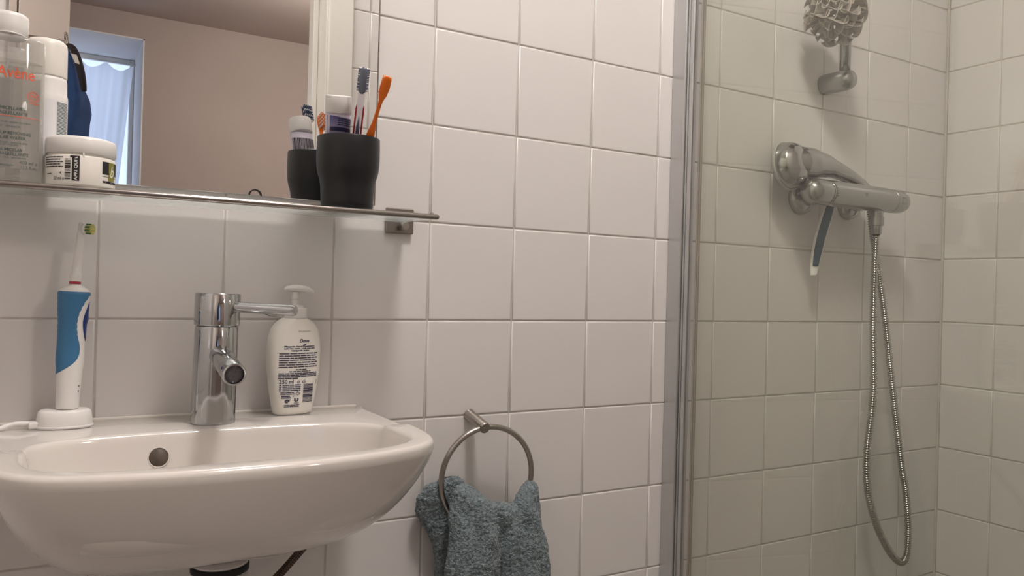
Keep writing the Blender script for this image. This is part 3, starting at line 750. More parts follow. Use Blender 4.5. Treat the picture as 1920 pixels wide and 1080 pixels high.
# ------------------------------------------------------------------ electric toothbrush and charger
bz = ZD+0.0003
ex, ey = -0.0318, -0.0410
ch = root('toothbrush_charger', (ex, ey, bz), 'white oval charger base at the left end of the basin ledge', 'charger')
bm = bmesh.new(); rings(bm, [oval(ex, ey, bz+h, a, b, 2.2, 48) for h, a, b in [(0, 0.0285, 0.0215), (0.001, 0.0296, 0.0226), (0.004, 0.0298, 0.0228), (0.013, 0.0285, 0.0216), (0.0185, 0.0272, 0.0204), (0.0205, 0.0250, 0.0184), (0.0208, 0.020, 0.014)]])
link('housing', bm, M['whiteplastic'], ch)
link('rim_step', rings(bmesh.new(), [oval(ex, ey, bz+0.0004+h, a, b, 2.2, 48) for h, a, b in [(0, 0.0304, 0.0234), (0.0026, 0.0304, 0.0234), (0.0030, 0.0297, 0.0227)]]), M['whiteplastic'], ch)
link('cord_socket', box(ex-0.0365, ex-0.024, ey-0.010, ey+0.004, bz+0.0003, bz+0.0085, 0.002), M['whiteplastic'], ch)
cordp = catmull([(ex-0.034, ey-0.003, bz+0.0058), (ex-0.046, ey-0.003, bz+0.0068), (ex-0.055, ey-0.005, bz+0.0056), (ex-0.064, ey-0.010, bz+0.0032), (ex-0.074, ey-0.012, bz+0.0030), (ex-0.083, ey-0.004, bz-0.012), (ex-0.086, ey+0.005, bz-0.05), (ex-0.086, ey+0.015, bz-0.2)], 8)
link('cord', tube(cordp, 0.0029, 12), M['whiteplastic'], ch)
p = Print()
hb = Vector((-0.0296, -0.0410, bz+0.0212)); ax = Vector((0.030, 0.0, 1)).normalized()
eb = root('electric_toothbrush', tuple(hb), 'white and blue electric toothbrush standing upright in its charger', 'toothbrush')
ev = Vector((0, 1, 0)); eu = ev.cross(ax).normalized(); yawb = -0.18
eu, ev = eu*math.cos(yawb)+ev*math.sin(yawb), ev*math.cos(yawb)-eu*math.sin(yawb)
HB = [(0.0, 0.0112, 0.0112), (0.001, 0.0122, 0.0122), (0.015, 0.0124, 0.0124), (0.040, 0.0134, 0.0126), (0.060, 0.0146, 0.0130), (0.080, 0.0143, 0.0128), (0.100, 0.0146, 0.0129), (0.120, 0.0160, 0.0136), (0.136, 0.0168, 0.0140), (0.1395, 0.0160, 0.0134), (0.1425, 0.0120, 0.0115), (0.1450, 0.0078, 0.0078), (0.1470, 0.0058, 0.0058)]
def hb_r(h):
    for a, b in zip(HB, HB[1:]):
        if a[0] <= h <= b[0]:
            t = (h-a[0])/(b[0]-a[0]); t2 = t*t*(3-2*t) if 0.001 < a[0] < 0.136 else t
            return a[1]+(b[1]-a[1])*t2, a[2]+(b[2]-a[2])*t2
    return HB[-1][1:]
def hb_p(h, t, off=0.0):
    a, b = hb_r(h); return hb + ax*h + eu*((a+off)*math.cos(t)) + ev*((b+off)*math.sin(t))
hs = [0, 0.001] + [0.003+k*0.0033 for k in range(41)] + [0.1395, 0.141, 0.1425, 0.1437, 0.145, 0.147]
bm = bmesh.new(); rings(bm, [[hb_p(h, 2*PI*i/48) for i in range(48)] for h in hs])
handle = link('handle', bm, M['whiteplastic'], eb); ORIGIN[handle.name] = ORIGIN[eb.name]
# blue grip: wraps the back and sides, its front edge swings round the white button field
GB = [(0.0400, 3.05), (0.0425, 2.45), (0.0470, 1.85), (0.0530, 1.28), (0.060, 0.90), (0.067, 0.74), (0.075, 0.76), (0.085, 0.95), (0.095, 1.06), (0.105, 1.07), (0.115, 0.95), (0.124, 0.68), (0.131, 0.34), (0.1338, 0.02), (0.1385, 0.02)]
GBS = catmull([(a, b, 0) for a, b in GB], 6)
def beta(h):
    for a, b in zip(GBS, GBS[1:]):
        if a.x <= h <= b.x: return max(0.02, a.y+(b.y-a.y)*(h-a.x)/max(1e-9, b.x-a.x))
    return 3.1
bm = bmesh.new(); rows = []
for k in range(46):
    h = 0.0400+(0.1385-0.0400)*k/45; b_ = beta(h)
    wob = 0.0002*math.sin(h*1900) if h > 0.085 else 0
    rows.append([bm.verts.new(hb_p(h, b_+(2*PI-2*b_)*i/30, (0.0007 if 0 < i < 30 and k < 45 else 0.0)+wob)) for i in range(31)])
for r0, r1 in zip(rows, rows[1:]):
    for i in range(30): bm.faces.new((r0[i], r0[i+1], r1[i+1], r1[i]))
link('grip', bm, M['blueplastic'], handle); tag(handle.children[-1], 'blue rubber grip round the back and sides')
bm = bmesh.new(); rows = []
for k in range(25):
    f = k/24; h = 0.080+0.046*f; hwid = 0.62*math.sin(PI*f)**0.7+0.01
    bulge = 0.0006+0.0012*math.exp(-((h-0.106)/0.004)**2)
    rows.append([bm.verts.new(hb_p(h, -hwid+2*hwid*i/14, bulge if 0 < i < 14 else 0.0001)) for i in range(15)])
for r0, r1 in zip(rows, rows[1:]):
    for i in range(14): bm.faces.new((r0[i], r0[i+1], r1[i+1], r1[i]))
link('switch', bm, M['darkblue'], handle); tag(handle.children[-1], 'dark blue switch field')
for h in (0.0275, 0.0215):
    link('indicator', lathe(hb_p(h, -0.45, -0.0002), hb_p(h, -0.45, 0.001)-hb_p(h, -0.45), [(0.0011, 0), (0.0011, 0.0004)], 12), M['greyink'], handle)
top = hb+ax*0.147
link('colour_ring', lathe(top, ax, [(0.0062, 0), (0.0062, 0.0030)], 28), M['red'], eb); tag(eb.children[-1], 'red identification ring')
ax2 = Vector((0.080, 0, 1)).normalized()
link('head_shaft', lathe(top+ax*0.0032, ax2, [(0.0063, 0), (0.0064, 0.006), (0.0062, 0.0085), (0.0052, 0.0095), (0.0048, 0.020), (0.0043, 0.044), (0.0037, 0.061), (0.0036, 0.0685), (0.0028, 0.0702)], 28), M['whiteplastic'], eb, sharp=50)
bd = (eu*0.96+Vector((0, -0.28, 0))).normalized(); hc = top + ax2*0.0660
bh = link('brush_head', lathe(hc+bd*0.0020, bd, [(0.0055, 0), (0.0066, 0.0005), (0.0066, 0.0040)], 28), M['whiteplastic'], eb); ORIGIN[bh.name] = ORIGIN[eb.name]
bg_, by_ = bmesh.new(), bmesh.new()
_, bu, bv = frame_from(bd)
for i in range(-3, 4):
    for j in range(-3, 4):
        x, y = i*0.0018, j*0.0018
        if x*x+y*y > 0.0062**2: continue
        d = bu*x+bv*y
        b0 = hc+bd*0.0060+d
        tgt = by_ if (round((d.z)/0.0018)) % 2 == 0 else bg_
        lathe(b0, bd, [(0.0008, 0), (0.0009, 0.0058)], 8, bm=tgt)
        lathe(b0+bd*0.0058, bd, [(0.0009, 0), (0.0008, 0.0018)], 8, bm=by_)
tag(link('bristles', bg_, M['bristlegreen'], bh, smooth=False), 'dark green bristle rows', kind='stuff'); tag(link('bristles', by_, M['bristleyellow'], bh, smooth=False), 'yellow bristle rows and tips', kind='stuff')

# ------------------------------------------------------------------ things on the shelf
SZ = 1.2006
# tumbler
cx, cy = 0.2905, -0.0805
cup = root('tumbler', (cx, cy, SZ), 'matt black waisted tumbler holding toothbrushes at the right of the shelf', 'tumbler')
CP = [(0.027, 0.0), (0.0315, 0.0010), (0.0338, 0.0040), (0.0345, 0.010), (0.0350, 0.020), (0.0355, 0.030), (0.0362, 0.036), (0.0377, 0.042), (0.0396, 0.048), (0.0408, 0.054), (0.0415, 0.062), (0.0418, 0.072), (0.0417, 0.084), (0.0414, 0.0955), (0.0410, 0.0965), (0.0400, 0.0960), (0.0401, 0.084), (0.0395, 0.060), (0.036, 0.045), (0.0335, 0.025), (0.032, 0.006), (0.0, 0.0055)]
link('cup', lathe((cx, cy, SZ), (0, 0, 1), CP, 72, True, False), M['black'], cup)
# toothpaste tube in the cup, cap upwards
PL = -0.26
PX = lambda h: 0.2772-0.085*(h-0.05)
PY = lambda h: -0.0740+PL*(h-0.05)      # the tube leans forward in the cup
pt = root('toothpaste_tube', (0.2760, -0.0815, SZ+0.006), 'toothpaste tube with white cap and violet label standing in the black tumbler', 'toothpaste')
secs = []
for h, a, b in [(0.007, 0.0170, 0.002), (0.03, 0.0170, 0.006), (0.06, 0.0168, 0.0095), (0.088, 0.0166, 0.0125), (0.112, 0.0166, 0.0152), (0.1258, 0.0164, 0.0160)]:
    secs.append(oval(PX(h), PY(h), SZ+h, a, b, 2.0, 40, 0.08))
tb = link('tube', rings(bmesh.new(), secs), M['lilac'], pt); ORIGIN[tb.name] = ORIGIN[pt.name]
link('cap', lathe((PX(0.1265), PY(0.1265), SZ+0.1265), (-0.085, PL, 1), [(0.0164, 0), (0.0171, 0.001), (0.0169, 0.0205), (0.0164, 0.0217), (0.0, 0.0220)], 40, True, False), M['whiteplastic'], pt, sharp=50)
def tube_fn(sign):
    def fn(s_, z):
        h = z-SZ; t = max(0, min(1, (h-0.06)/0.0625)); a = 0.0168-0.0003*t; b = 0.0095+0.0066*t
        q = max(-0.999, min(0.999, s_/a)); y = -(b)*(1-q*q)**0.5-0.0004; r = 0.08+(PI if sign < 0 else 0)
        return (PX(h)+s_*math.cos(r)-y*math.sin(r), PY(h)+s_*math.sin(r)+y*math.cos(r), z)
    return fn
p = Print()
for i in range(14):
    a, b = -0.0162+0.0324*i/14, -0.0162+0.0324*(i+1)/14
    zt = lambda q: SZ+0.1190+0.0022*((q-0.004)/0.0174)**2*(1 if q < 0.004 else 1.4)-0.0012
    for j in range(3):
        k = len(p.v); z0, z1 = SZ+0.082, None
        f0, f1 = j/3, (j+1)/3
        p.v += [(a, z0+(zt(a)-z0)*f0), (b, z0+(zt(b)-z0)*f0), (b, z0+(zt(b)-z0)*f1), (a, z0+(zt(a)-z0)*f1)]; p.f.append((k, k+1, k+2, k+3))
fade = principled('violet blue fading label', (0.10, 0.09, 0.26), 0.4)
nt = fade.node_tree; tcn = nt.nodes.new('ShaderNodeTexCoord'); sepn = nt.nodes.new('ShaderNodeSeparateXYZ'); rampn = nt.nodes.new('ShaderNodeValToRGB'); mpn = nt.nodes.new('ShaderNodeMapRange')
mpn.inputs['From Min'].default_value = 0.080; mpn.inputs['From Max'].default_value = 0.115
rampn.color_ramp.elements[0].color = (0.50, 0.46, 0.60, 1); rampn.color_ramp.elements[1].color = (0.075, 0.065, 0.22, 1)
nt.links.new(tcn.outputs['Object'], sepn.inputs[0]); nt.links.new(sepn.outputs['Z'], mpn.inputs['Value']); nt.links.new(mpn.outputs['Result'], rampn.inputs['Fac']); nt.links.new(rampn.outputs['Color'], nt.nodes['Principled BSDF'].inputs['Base Color'])
p.put('front_label', tube_fn(1), fade, tb)
p = Print()
for k in range(4): p.words(-0.006, 0.014, SZ+0.1160-k*0.0024, 0.0012, 200+k, 0.2)
for i in range(10): p.rect(-0.014+0.0028*i, -0.014+0.0028*(i+1), SZ+0.1010, SZ+0.1058)
p.put('label_print', (lambda f: (lambda s_, z: Vector(f(s_, z))+Vector((0, -0.0004, 0))))(tube_fn(1)), M['navyprint'], tb)
p = Print(); p.bars(-0.016, 0.016, SZ+0.075, SZ+0.117, 30, 77); p.put('back_print', tube_fn(-1), M['ink'], tb)

def toothbrush(name, base, tip, width, label, m_handle, bristle_dir, m_brist, head_len, m_edge=None, taper=True, m2=None):
    base, tip = Vector(base), Vector(tip); a = (tip-base).normalized(); L = (tip-base).length
    r = root(name, tuple(base), label, 'toothbrush', 'toothbrushes in the black tumbler')
    bdv = Vector(bristle_dir); bdv = (bdv-a*bdv.dot(a)).normalized(); sv = a.cross(bdv).normalized()
    secs = []
    for f, wf, tf in [(0, 0.7, 0.8), (0.02, 1.0, 1), (0.35, 1.0, 1.0), (0.50, 1.05, 1.1), (0.58, 0.95, 1), (0.66, 0.50, 0.9), (0.78, 0.44, 0.85), (1-head_len/L-0.02, 0.52, 0.8), (1-head_len/L+0.035, 1.04, 0.8), (1-head_len/L*0.5, 1.18, 0.8), (0.975, 1.05, 0.8), (0.993, 0.75, 0.6), (1.0, 0.25, 0.4)] if taper else [(0, 0.8, 0.8), (0.02, 1, 1), (0.55, 1, 1), (1-head_len/L, 0.92, 0.8), (0.97, 0.95, 0.7), (1.0, 0.5, 0.5)]:
        p0 = base+a*(L*f); hw = width/2*wf; ht = 0.0026*tf
        secs.append([p0+sv*(hw*math.copysign(abs(math.cos(t))**0.8, math.cos(t)))+bdv*(ht*math.copysign(abs(math.sin(t))**0.8, math.sin(t))) for t in [2*PI*k/20 for k in range(20)]])
    h = link('handle', rings(bmesh.new(), secs), m_handle, r); ORIGIN[h.name] = ORIGIN[r.name]
    return r, h, a, bdv, sv, L, tip
# clear brush with red edges and a slate head
tb_, hd, a, bdv, sv, L, tip = toothbrush('toothbrush', (0.2975, -0.0665, SZ+0.0070), (0.2878, -0.1430, 1.3785), 0.0098, 'clear toothbrush with red edges and grey bristles in the black tumbler', M['clearplastic'], (0.34, 0.93, 0.45), M['greybristle'], 0.033, taper=False)
for sgn in (-1, 1):
    b0 = Vector((0.2975, -0.0665, SZ+0.0070)); pts = [b0+a*(L*f)+sv*(sgn*0.0047) for f in (0.03, 0.3, 0.60, 0.74)]
    link('edge_strip', tube(catmull(pts, 4), [0.0012]*12+[0.0003], 8), M['redclear'], tb_); tag(tb_.children[-1], 'dark red edge strip')
link('core', tube([Vector((0.2975, -0.0665, SZ+0.0070))+a*(L*f) for f in (0.1, 0.40, 0.58, 0.66)], [0.0026, 0.0026, 0.0024, 0.0004], 10), principled('slate violet core', (0.13, 0.11, 0.20), 0.4, noise_scale=30, noise_amt=0.08), tb_)
link('head', tube([tip-a*0.034, tip-a*0.031, tip-a*0.003, tip], [0.0020, 0.0046, 0.0046, 0.0022], 16, flat=0.55, up=bdv), principled('slate blue plastic', (0.16, 0.18, 0.23), 0.35, noise_scale=30, noise_amt=0.08), tb_)
bm = bmesh.new(); bm2 = bmesh.new()
for i in range(13):
    for j in range(-2, 3):
        c0 = tip-a*(0.0025+i*0.0023)+sv*(j*0.0018)
        d = (bdv+sv*(0.16*j)+a*0.10*math.sin(i*1.7)).normalized()
        lathe(c0, d, [(0.0009, 0), (0.0011, 0.0095), (0.0005, 0.0108)], 6, bm=(bm if i % 4 else bm2))
    for sgn in (-1, 1):
        c0 = tip-a*(0.0025+i*0.0023)
        lathe(c0+sv*sgn*0.003, (sv*sgn+bdv*0.25).normalized(), [(0.0008, 0), (0.0004, 0.0042)], 6, bm=bm)
tag(link('bristles', bm, principled('slate bristles', (0.10, 0.13, 0.22), 0.6, noise_scale=60, noise_amt=0.12), tb_, smooth=False), kind='stuff')
tag(link('bristles', bm2, M['whitebristle'], tb_, smooth=False), 'white bristle rows', kind='stuff')
# orange brush
tb2, hd, a, bdv, sv, L, tip = toothbrush('toothbrush', (0.3010, -0.0560, SZ+0.0070), (0.3163, -0.1520, 1.3697), 0.0110, 'orange toothbrush leaning right in the black tumbler', M['orange'], (0.38, 0.93, 0.50), M['orangebristle'], 0.030)
bm = bmesh.new(); bm2 = bmesh.new()
for i in range(11):
    for j in range(-2, 3):
        c0 = tip-a*(0.0035+i*0.0024)+sv*(j*0.0021)+bdv*0.0012
        lathe(c0, (bdv+sv*0.05*j).normalized(), [(0.0010, 0), (0.0011, 0.0100), (0.0006, 0.0108)], 6, bm=(bm if (i+j) % 3 else bm2))
tag(link('bristles', bm, M['orangebristle'], tb2, smooth=False), kind='stuff'); tag(link('bristles', bm2, M['whitebristle'], tb2, smooth=False), 'white bristle rows', kind='stuff')

# clear cosmetic bottle
ax_, ay_ = -0.0957, -0.0840
av = root('micellar_water_bottle', (ax_, ay_, SZ), 'clear oval cosmetic bottle with white cap and coral lettering, far left of the shelf', 'bottle')
AP = [(0.0, 0.0310, 0.0180), (0.002, 0.0335, 0.0205), (0.006, 0.0341, 0.0220), (0.02, 0.0345, 0.0225), (0.1505, 0.0345, 0.0225), (0.1547, 0.0342, 0.0222), (0.1567, 0.0338, 0.0212), (0.1580, 0.0290, 0.0195), (0.1600, 0.0200, 0.0165)]
bm = bmesh.new(); rings(bm, [oval(ax_, ay_, SZ+h, a, b, 2.6, 64, 0.05) for h, a, b in AP])
link('bottle', bm, M['liquidbottle'], av)
bm = bmesh.new(); rings(bm, [oval(ax_, ay_, SZ+h, a, b, 2.6, 48, 0.05) for h, a, b in [(0.003, 0.032, 0.0193), (0.007, 0.0336, 0.0208), (0.02, 0.0332, 0.0212), (0.132, 0.0332, 0.0212)]])
link('liquid', bm, M['water'], av)
link('shoulder_seal', lathe((ax_, ay_, SZ+0.1601), (0, 0, 1), [(0.0200, 0), (0.0205, 0.0012), (0.0190, 0.0018)], 40, sy=0.82), M['whiteplastic'], av)
link('cap', lathe((ax_-0.001, ay_, SZ+0.1620), (0, 0, 1), [(0.0178, 0), (0.0186, 0.001), (0.0190, 0.010), (0.0193, 0.017), (0.0188, 0.0205), (0.0165, 0.0222), (0.008, 0.0230), (0.0, 0.0231)], 48, True, False), M['whiteplastic'], av, sharp=60)
link('dip_neck', lathe((ax_, ay_, SZ+0.146), (0, 0, 1), [(0.011, 0), (0.011, 0.013)], 28, False, False), M['clearplastic'], av)
link('back_label', rings(bmesh.new(), [[Vector((ax_+0.0345*math.cos(t)*0.93, ay_+0.0229*math.sin(t), SZ+z)) for t in [PI*(0.1+0.8*k/24) for k in range(25)]] for z in (0.02, 0.12)], False, False, False), principled('frosted grey label', (0.50, 0.475, 0.45), 0.6, noise_scale=30, noise_amt=0.03), av)
fa0 = on_cylinder(ax_, ay_, 0.0345, 0.05, 0.0004, 0.0225, 2.6)
fa = lambda a, z: fa0(a, z+0.0085)
A0 = 0.0040
p = Print(); p.text('Avène', A0+0.0030, SZ+0.1085, 0.0170, bold=0.00018, sx=0.80)
p.rect(A0-0.026, A0+0.026, SZ+0.0620, SZ+0.0626, 12)
p.ring(A0+0.0195, SZ+0.0860, 0.0052, 0.0058, 24); p.ring(A0+0.0195, SZ+0.0860, 0.0036, 0.0041, 20); p.text('99%', A0+0.0195, SZ+0.0862, 0.0032, bold=0.0001); p.words(A0+0.0155, A0+0.0245, SZ+0.0785, 0.0009, 5, 0.2)
p.put('brand_print', fa, M['orangeink'], av)
p = Print()
p.text('EAU MICELLAIRE', A0-0.004, SZ+0.0705, 0.0049, bold=0.00008, sx=0.9); p.text('DÉMAQUILLANTE', A0-0.003, SZ+0.0655, 0.0049, bold=0.00008, sx=0.9)
p.text('Visage et yeux - peaux sensibles', A0-0.002, SZ+0.0560, 0.0034, sx=0.9); p.text('Apaise - démaquille', A0-0.004, SZ+0.0515, 0.0034, sx=0.9)
p.text('MAKE-UP REMOVING', A0-0.002, SZ+0.0440, 0.0047, bold=0.00008, sx=0.9); p.text('MICELLAR WATER', A0-0.004, SZ+0.0392, 0.0047, bold=0.00008, sx=0.9)
p.text('Face and eyes - sensitive skin', A0-0.002, SZ+0.0341, 0.0032, sx=0.9); p.text('Soothes - cleanses', A0-0.004, SZ+0.0318, 0.0032, sx=0.9)
p.text('AGUA MICELAR', A0-0.004, SZ+0.0262, 0.0046, bold=0.00008, sx=0.9); p.text('DESMAQUILLANTE', A0-0.001, SZ+0.0218, 0.0046, bold=0.00008, sx=0.9)
p.text('Rostro y ojos - piel sensible', A0-0.001, SZ+0.0182, 0.0030, sx=0.9)
p.text('400 ml e', A0+0.0165, SZ+0.0135, 0.0056, sx=0.85); p.text('13.5 fl.oz', A0+0.0165, SZ+0.0085, 0.0050, sx=0.85)
p.words(A0-0.022, A0+0.003, SZ+0.0100, 0.0008, 9, 0.2)
p.put('label_print', fa, M['greenink'], av)

# white foam bottle behind it
qx, qy = -0.0606, -0.0325
cn = root('foam_bottle', (qx, qy, SZ), 'tall white round bottle half hidden behind the clear bottle', 'bottle')
qr = 0.0232
link('bottle', lathe((qx, qy, SZ), (0, 0, 1), [(0.0215, 0), (qr, 0.002), (qr, 0.108), (0.0228, 0.111), (0.0221, 0.113), (0.0218, 0.128), (0.0212, 0.1315)], 48), M['whiteplastic'], cn)
link('cap', lathe((qx, qy, SZ+0.1318), (0, 0, 1), [(0.0214, 0), (0.0218, 0.002), (0.0216, 0.035), (0.0208, 0.0402), (0.0180, 0.0432), (0.0, 0.0436)], 48, True, False), M['warmplastic'], cn)
p = Print()
for k in range(42): p.words(0.0125, 0.0285, SZ+0.102-k*0.0016, 0.0009, 300+k, 0.12, (4, 12))
p.put('label_print', around(qx, qy, qr), M['greenink'], cn)
p = Print(); p.rect(-0.030, 0.0290, SZ+0.020, SZ+0.104, 20); 
p.put('label', around(qx, qy, qr, 0.00015), M['whitelabel'], cn)

# cream jar
jx, jy = -0.0238, -0.0800
jr = root('cream_jar', (jx, jy, SZ), 'low white cream jar with a wide lid, black and olive label', 'jar')
JR = 0.0356
link('jar', lathe((jx, jy, SZ), (0, 0, 1), [(0.032, 0), (0.0349, 0.0015), (JR, 0.004), (JR, 0.0335), (0.0348, 0.0350), (0.033, 0.0354), (0.033, 0.0385)], 72), M['warmplastic'], jr, sharp=50)
link('lid', lathe((jx, jy, SZ+0.0376), (0, 0, 1), [(0.0348, 0), (0.0357, 0.001), (0.0360, 0.010), (0.0356, 0.0150), (0.0345, 0.0178), (0.0310, 0.0190), (0.0, 0.0194)], 72, True, False), M['whiteplastic'], jr, sharp=60)
link('lid_tab', box(jx+0.0005, jx+0.0025, jy-0.0358, jy-0.034, SZ+0.0330, SZ+0.0380, 0.0003), M['whiteplastic'], jr, smooth=False)
JS = 1.30
def jar_print(off=0.0003):
    f_ = around(jx, jy, JR, off)
    return lambda a, z: f_(a, SZ+(z-SZ)*JS)
fj = jar_print()
p = Print()
for k in range(5): p.words(-0.0440, -0.0190-(0.003 if k % 2 else 0), SZ+0.0245-k*0.0020, 0.0009, 400+k, 0.2)
p.text('50 ml e', -0.0235, SZ+0.0065, 0.0046, sx=0.9); p.poly([(-0.0225, SZ+0.0112), (-0.0200, SZ+0.0126), (-0.0210, SZ+0.0112), (-0.0200, SZ+0.0094)]); p.words(-0.0400, -0.0330, SZ+0.0105, 0.0009, 410)
p.words(0.0225, 0.0335, SZ+0.0065, 0.0018, 420, 0.15); p.text('&', 0.0355, SZ+0.0065, 0.0040, bold=0.0002); p.words(0.0380, 0.0480, SZ+0.0065, 0.0018, 421, 0.15)
p.rect(0.0218, 0.0500, SZ+0.0110, SZ+0.0114, 14)
p.put('label_print', fj, M['ink'], jr)
p = Print()
for i in range(5): p.rect(-0.0096+i*0.0015, -0.0096+(i+1)*0.0015, SZ+0.0050, SZ+0.0262)
p.rect(-0.0116, -0.0096, SZ+0.0246, SZ+0.0262)
p.put('black_panel', fj, M['ink'], jr)
p = Print()
for i in range(4): p.rect(0.0218+i*0.0023, 0.0218+(i+1)*0.0023, SZ+0.0130, SZ+0.0240)
p.put('dark_square', fj, M['ink'], jr)
p = Print()
for i in range(4): p.rect(0.0415+i*0.0020, 0.0415+(i+1)*0.0020, SZ+0.0130, SZ+0.0240)
p.put('dark_square', fj, M['ink'], jr)
p = Print(); p.bars(-0.0168, -0.0110, SZ+0.0060, SZ+0.0240, 14, 9, vertical=False); p.put('barcode', fj, M['ink'], jr)
p = Print(); p.text('APRI QUI', -0.0056, SZ+0.0140, 0.0042, rot=PI/2, bold=0.00012); p.poly([(-0.0076, SZ+0.0236), (-0.0040, SZ+0.0256), (-0.0040, SZ+0.0242)])
p.put('reverse_print', jar_print(0.0006), M['whiteink'], jr)
p = Print()
for i in range(5): p.rect(0.0305+i*0.0021, 0.0305+(i+1)*0.0021, SZ+0.0078, SZ+0.0240)
p.put('olive_panel', jar_print(0.0005), M['olive'], jr)
p = Print(); p.text('b', 0.0352, SZ+0.0155, 0.0140, shear=0.3); p.put('letter', jar_print(0.0008), M['whiteink'], jr)

# ------------------------------------------------------------------ towel ring and towel
tr_ = root('towel_ring', (0.527, -0.001, 0.900), 'round brushed steel towel ring on the wall right of the basin', 'towel ring')
pb = Vector((0.5262, -0.0006, 0.9010)); pe = Vector((0.5295, -0.0500, 0.8872)); pd = (pe-pb).normalized(); pl = (pe-pb).length
link('post', lathe(pb, pd, [(0.0098, 0), (0.0090, 0.002), (0.0086, pl-0.001), (0.0078, pl), (0.0, pl+0.0001)], 36, True, False), M['nickel'], tr_, sharp=40)
RC = Vector((0.5395, -0.0425, 0.8105)); RN = Vector((0.04, 1.0, 0.03))
link('ring', torus(RC, RN, 0.0775, 0.0044, 96, 14), M['nickel'], tr_)

def strip(bm, secs, n=28):
    rg = []
    for x, y, z, hx, hy, rz in secs:
        c, s_ = math.cos(rz), math.sin(rz)
        rg.append([Vector((x+hx*math.cos(t)*c-hy*math.sin(t)*s_, y+hx*math.cos(t)*s_+hy*math.sin(t)*c, z)) for t in [2*PI*k/n for k in range(n)]])
    rings(bm, rg)
bm = bmesh.new()
strip(bm, [(0.489, -0.055, 0.805, 0.006, 0.008, 0), (0.492, -0.058, 0.797, 0.018, 0.014, 0.1), (0.499, -0.064, 0.780, 0.030, 0.016, -0.2), (0.503, -0.070, 0.757, 0.040, 0.017, -0.1), (0.503, -0.074, 0.728, 0.044, 0.019, 0.0), (0.499, -0.077, 0.695, 0.046, 0.020, 0), (0.496, -0.078, 0.640, 0.048, 0.021, 0), (0.495, -0.078, 0.56, 0.050, 0.021, 0)])
strip(bm, [(0.613, -0.050, 0.800, 0.006, 0.008, 0), (0.610, -0.053, 0.792, 0.014, 0.013, 0), (0.603, -0.058, 0.775, 0.022, 0.016, 0.2), (0.594, -0.063, 0.752, 0.034, 0.018, 0.1), (0.590, -0.066, 0.722, 0.042, 0.019, 0.0), (0.591, -0.068, 0.690, 0.044, 0.020, 0), (0.594, -0.069, 0.640, 0.047, 0.021, 0), (0.595, -0.069, 0.56, 0.049, 0.021, 0)])
# saddle between the lobes, lying over the bottom of the ring
strip(bm, [(0.548, -0.060, 0.772, 0.026, 0.014, 0), (0.548, -0.062, 0.760, 0.050, 0.017, 0), (0.548, -0.063, 0.735, 0.055, 0.012, 0), (0.546, -0.064, 0.69, 0.050, 0.010, 0), (0.546, -0.064, 0.56, 0.050, 0.010, 0)])
# corner thrown back behind the ring on the left
strip(bm, [(0.483, -0.026, 0.812, 0.014, 0.007, 0.2), (0.476, -0.024, 0.802, 0.034, 0.012, 0.15), (0.470, -0.022, 0.785, 0.042, 0.015, 0.1), (0.472, -0.021, 0.765, 0.042, 0.015, 0), (0.482, -0.022, 0.735, 0.036, 0.014, 0), (0.492, -0.024, 0.700, 0.030, 0.014, 0), (0.497, -0.026, 0.60, 0.028, 0.014, 0)])
strip(bm, [(0.505, -0.030, 0.800, 0.010, 0.006, -0.5), (0.508, -0.034, 0.790, 0.020, 0.012, -0.5), (0.512, -0.040, 0.770, 0.030, 0.016, -0.3), (0.512, -0.044, 0.72, 0.034, 0.018, 0), (0.512, -0.044, 0.60, 0.034, 0.018, 0)])
me = bpy.data.meshes.new('towel'); bmesh.ops.recalc_face_normals(bm, faces=bm.faces); bm.to_mesh(me); bm.free()
tow = bpy.data.objects.new('towel', me); COL.objects.link(tow)
tow.modifiers.new('r', 'REMESH').mode = 'VOXEL'; tow.modifiers['r'].voxel_size = 0.0017
s1 = tow.modifiers.new('s', 'SMOOTH'); s1.iterations = 6; s1.factor = 0.5
dg = bpy.context.evaluated_depsgraph_get(); dg.update()
me2 = bpy.data.meshes.new_from_object(tow.evaluated_get(dg))
bpy.data.objects.remove(tow); bpy.data.meshes.remove(me)
nrm = [v.normal.copy() for v in me2.vertices]
for v, nn in zip(me2.vertices, nrm):
    p0 = v.co.copy()
    fold = 0.0040*math.sin(p0.x*150+p0.z*26+1.5*math.sin(p0.z*40)) * sm(0.80, 0.74, p0.z) + 0.004*noise.noise(p0*38)
    loop = 0.0018*noise.noise(p0*360) + 0.0012*noise.noise(p0*200)
    v.co = p0 + nn*(fold*(0.8 if p0.y < -0.05 else 0.5)+loop)
    if v.co.y > -0.0022: v.co.y = -0.0022
me2.update()
tag(link('hand_towel', me2, M['terry'], None, origin=(0.54, -0.06, 0.70)), 'blue grey terry hand towel pulled through the towel ring', 'towel')

# ------------------------------------------------------------------ shower screen
px0 = 0.9295
sc = root('shower_screen', (px0, -0.02, 0.05), 'framed clear greenish shower glass door with satin aluminium wall profile', 'shower door')
link('wall_profile', box(px0, px0+0.030, -0.0345, -0.0004, 0.03, 2.02, 0.0022, 3), M['alu'], sc, smooth=False)
link('hinge_profile', box(px0+0.0040, px0+0.011, -0.0395, -0.0350, 0.03, 2.02, 0.0012, 2), M['alu'], sc, smooth=False)
link('hinge_profile', box(px0+0.0045, px0+0.0105, -0.0500, -0.0400, 0.03, 2.02, 0.0018, 3), M['alu'], sc, smooth=False)
hinge = Vector((px0+0.018, -0.052, 0)); da = math.radians(-7.7)
dd = Vector((math.sin(da), -math.cos(da), 0)); dn = Vector((math.cos(da), math.sin(da), 0))
def slab(d0, d1, t0, t1, z0, z1, bev=0.0):
    b = box(d0, d1, t0, t1, z0, z1, bev)
    for v in b.verts:
        x, y, z = v.co; v.co = hinge + dd*x + dn*y; v.co.z = z
    return b
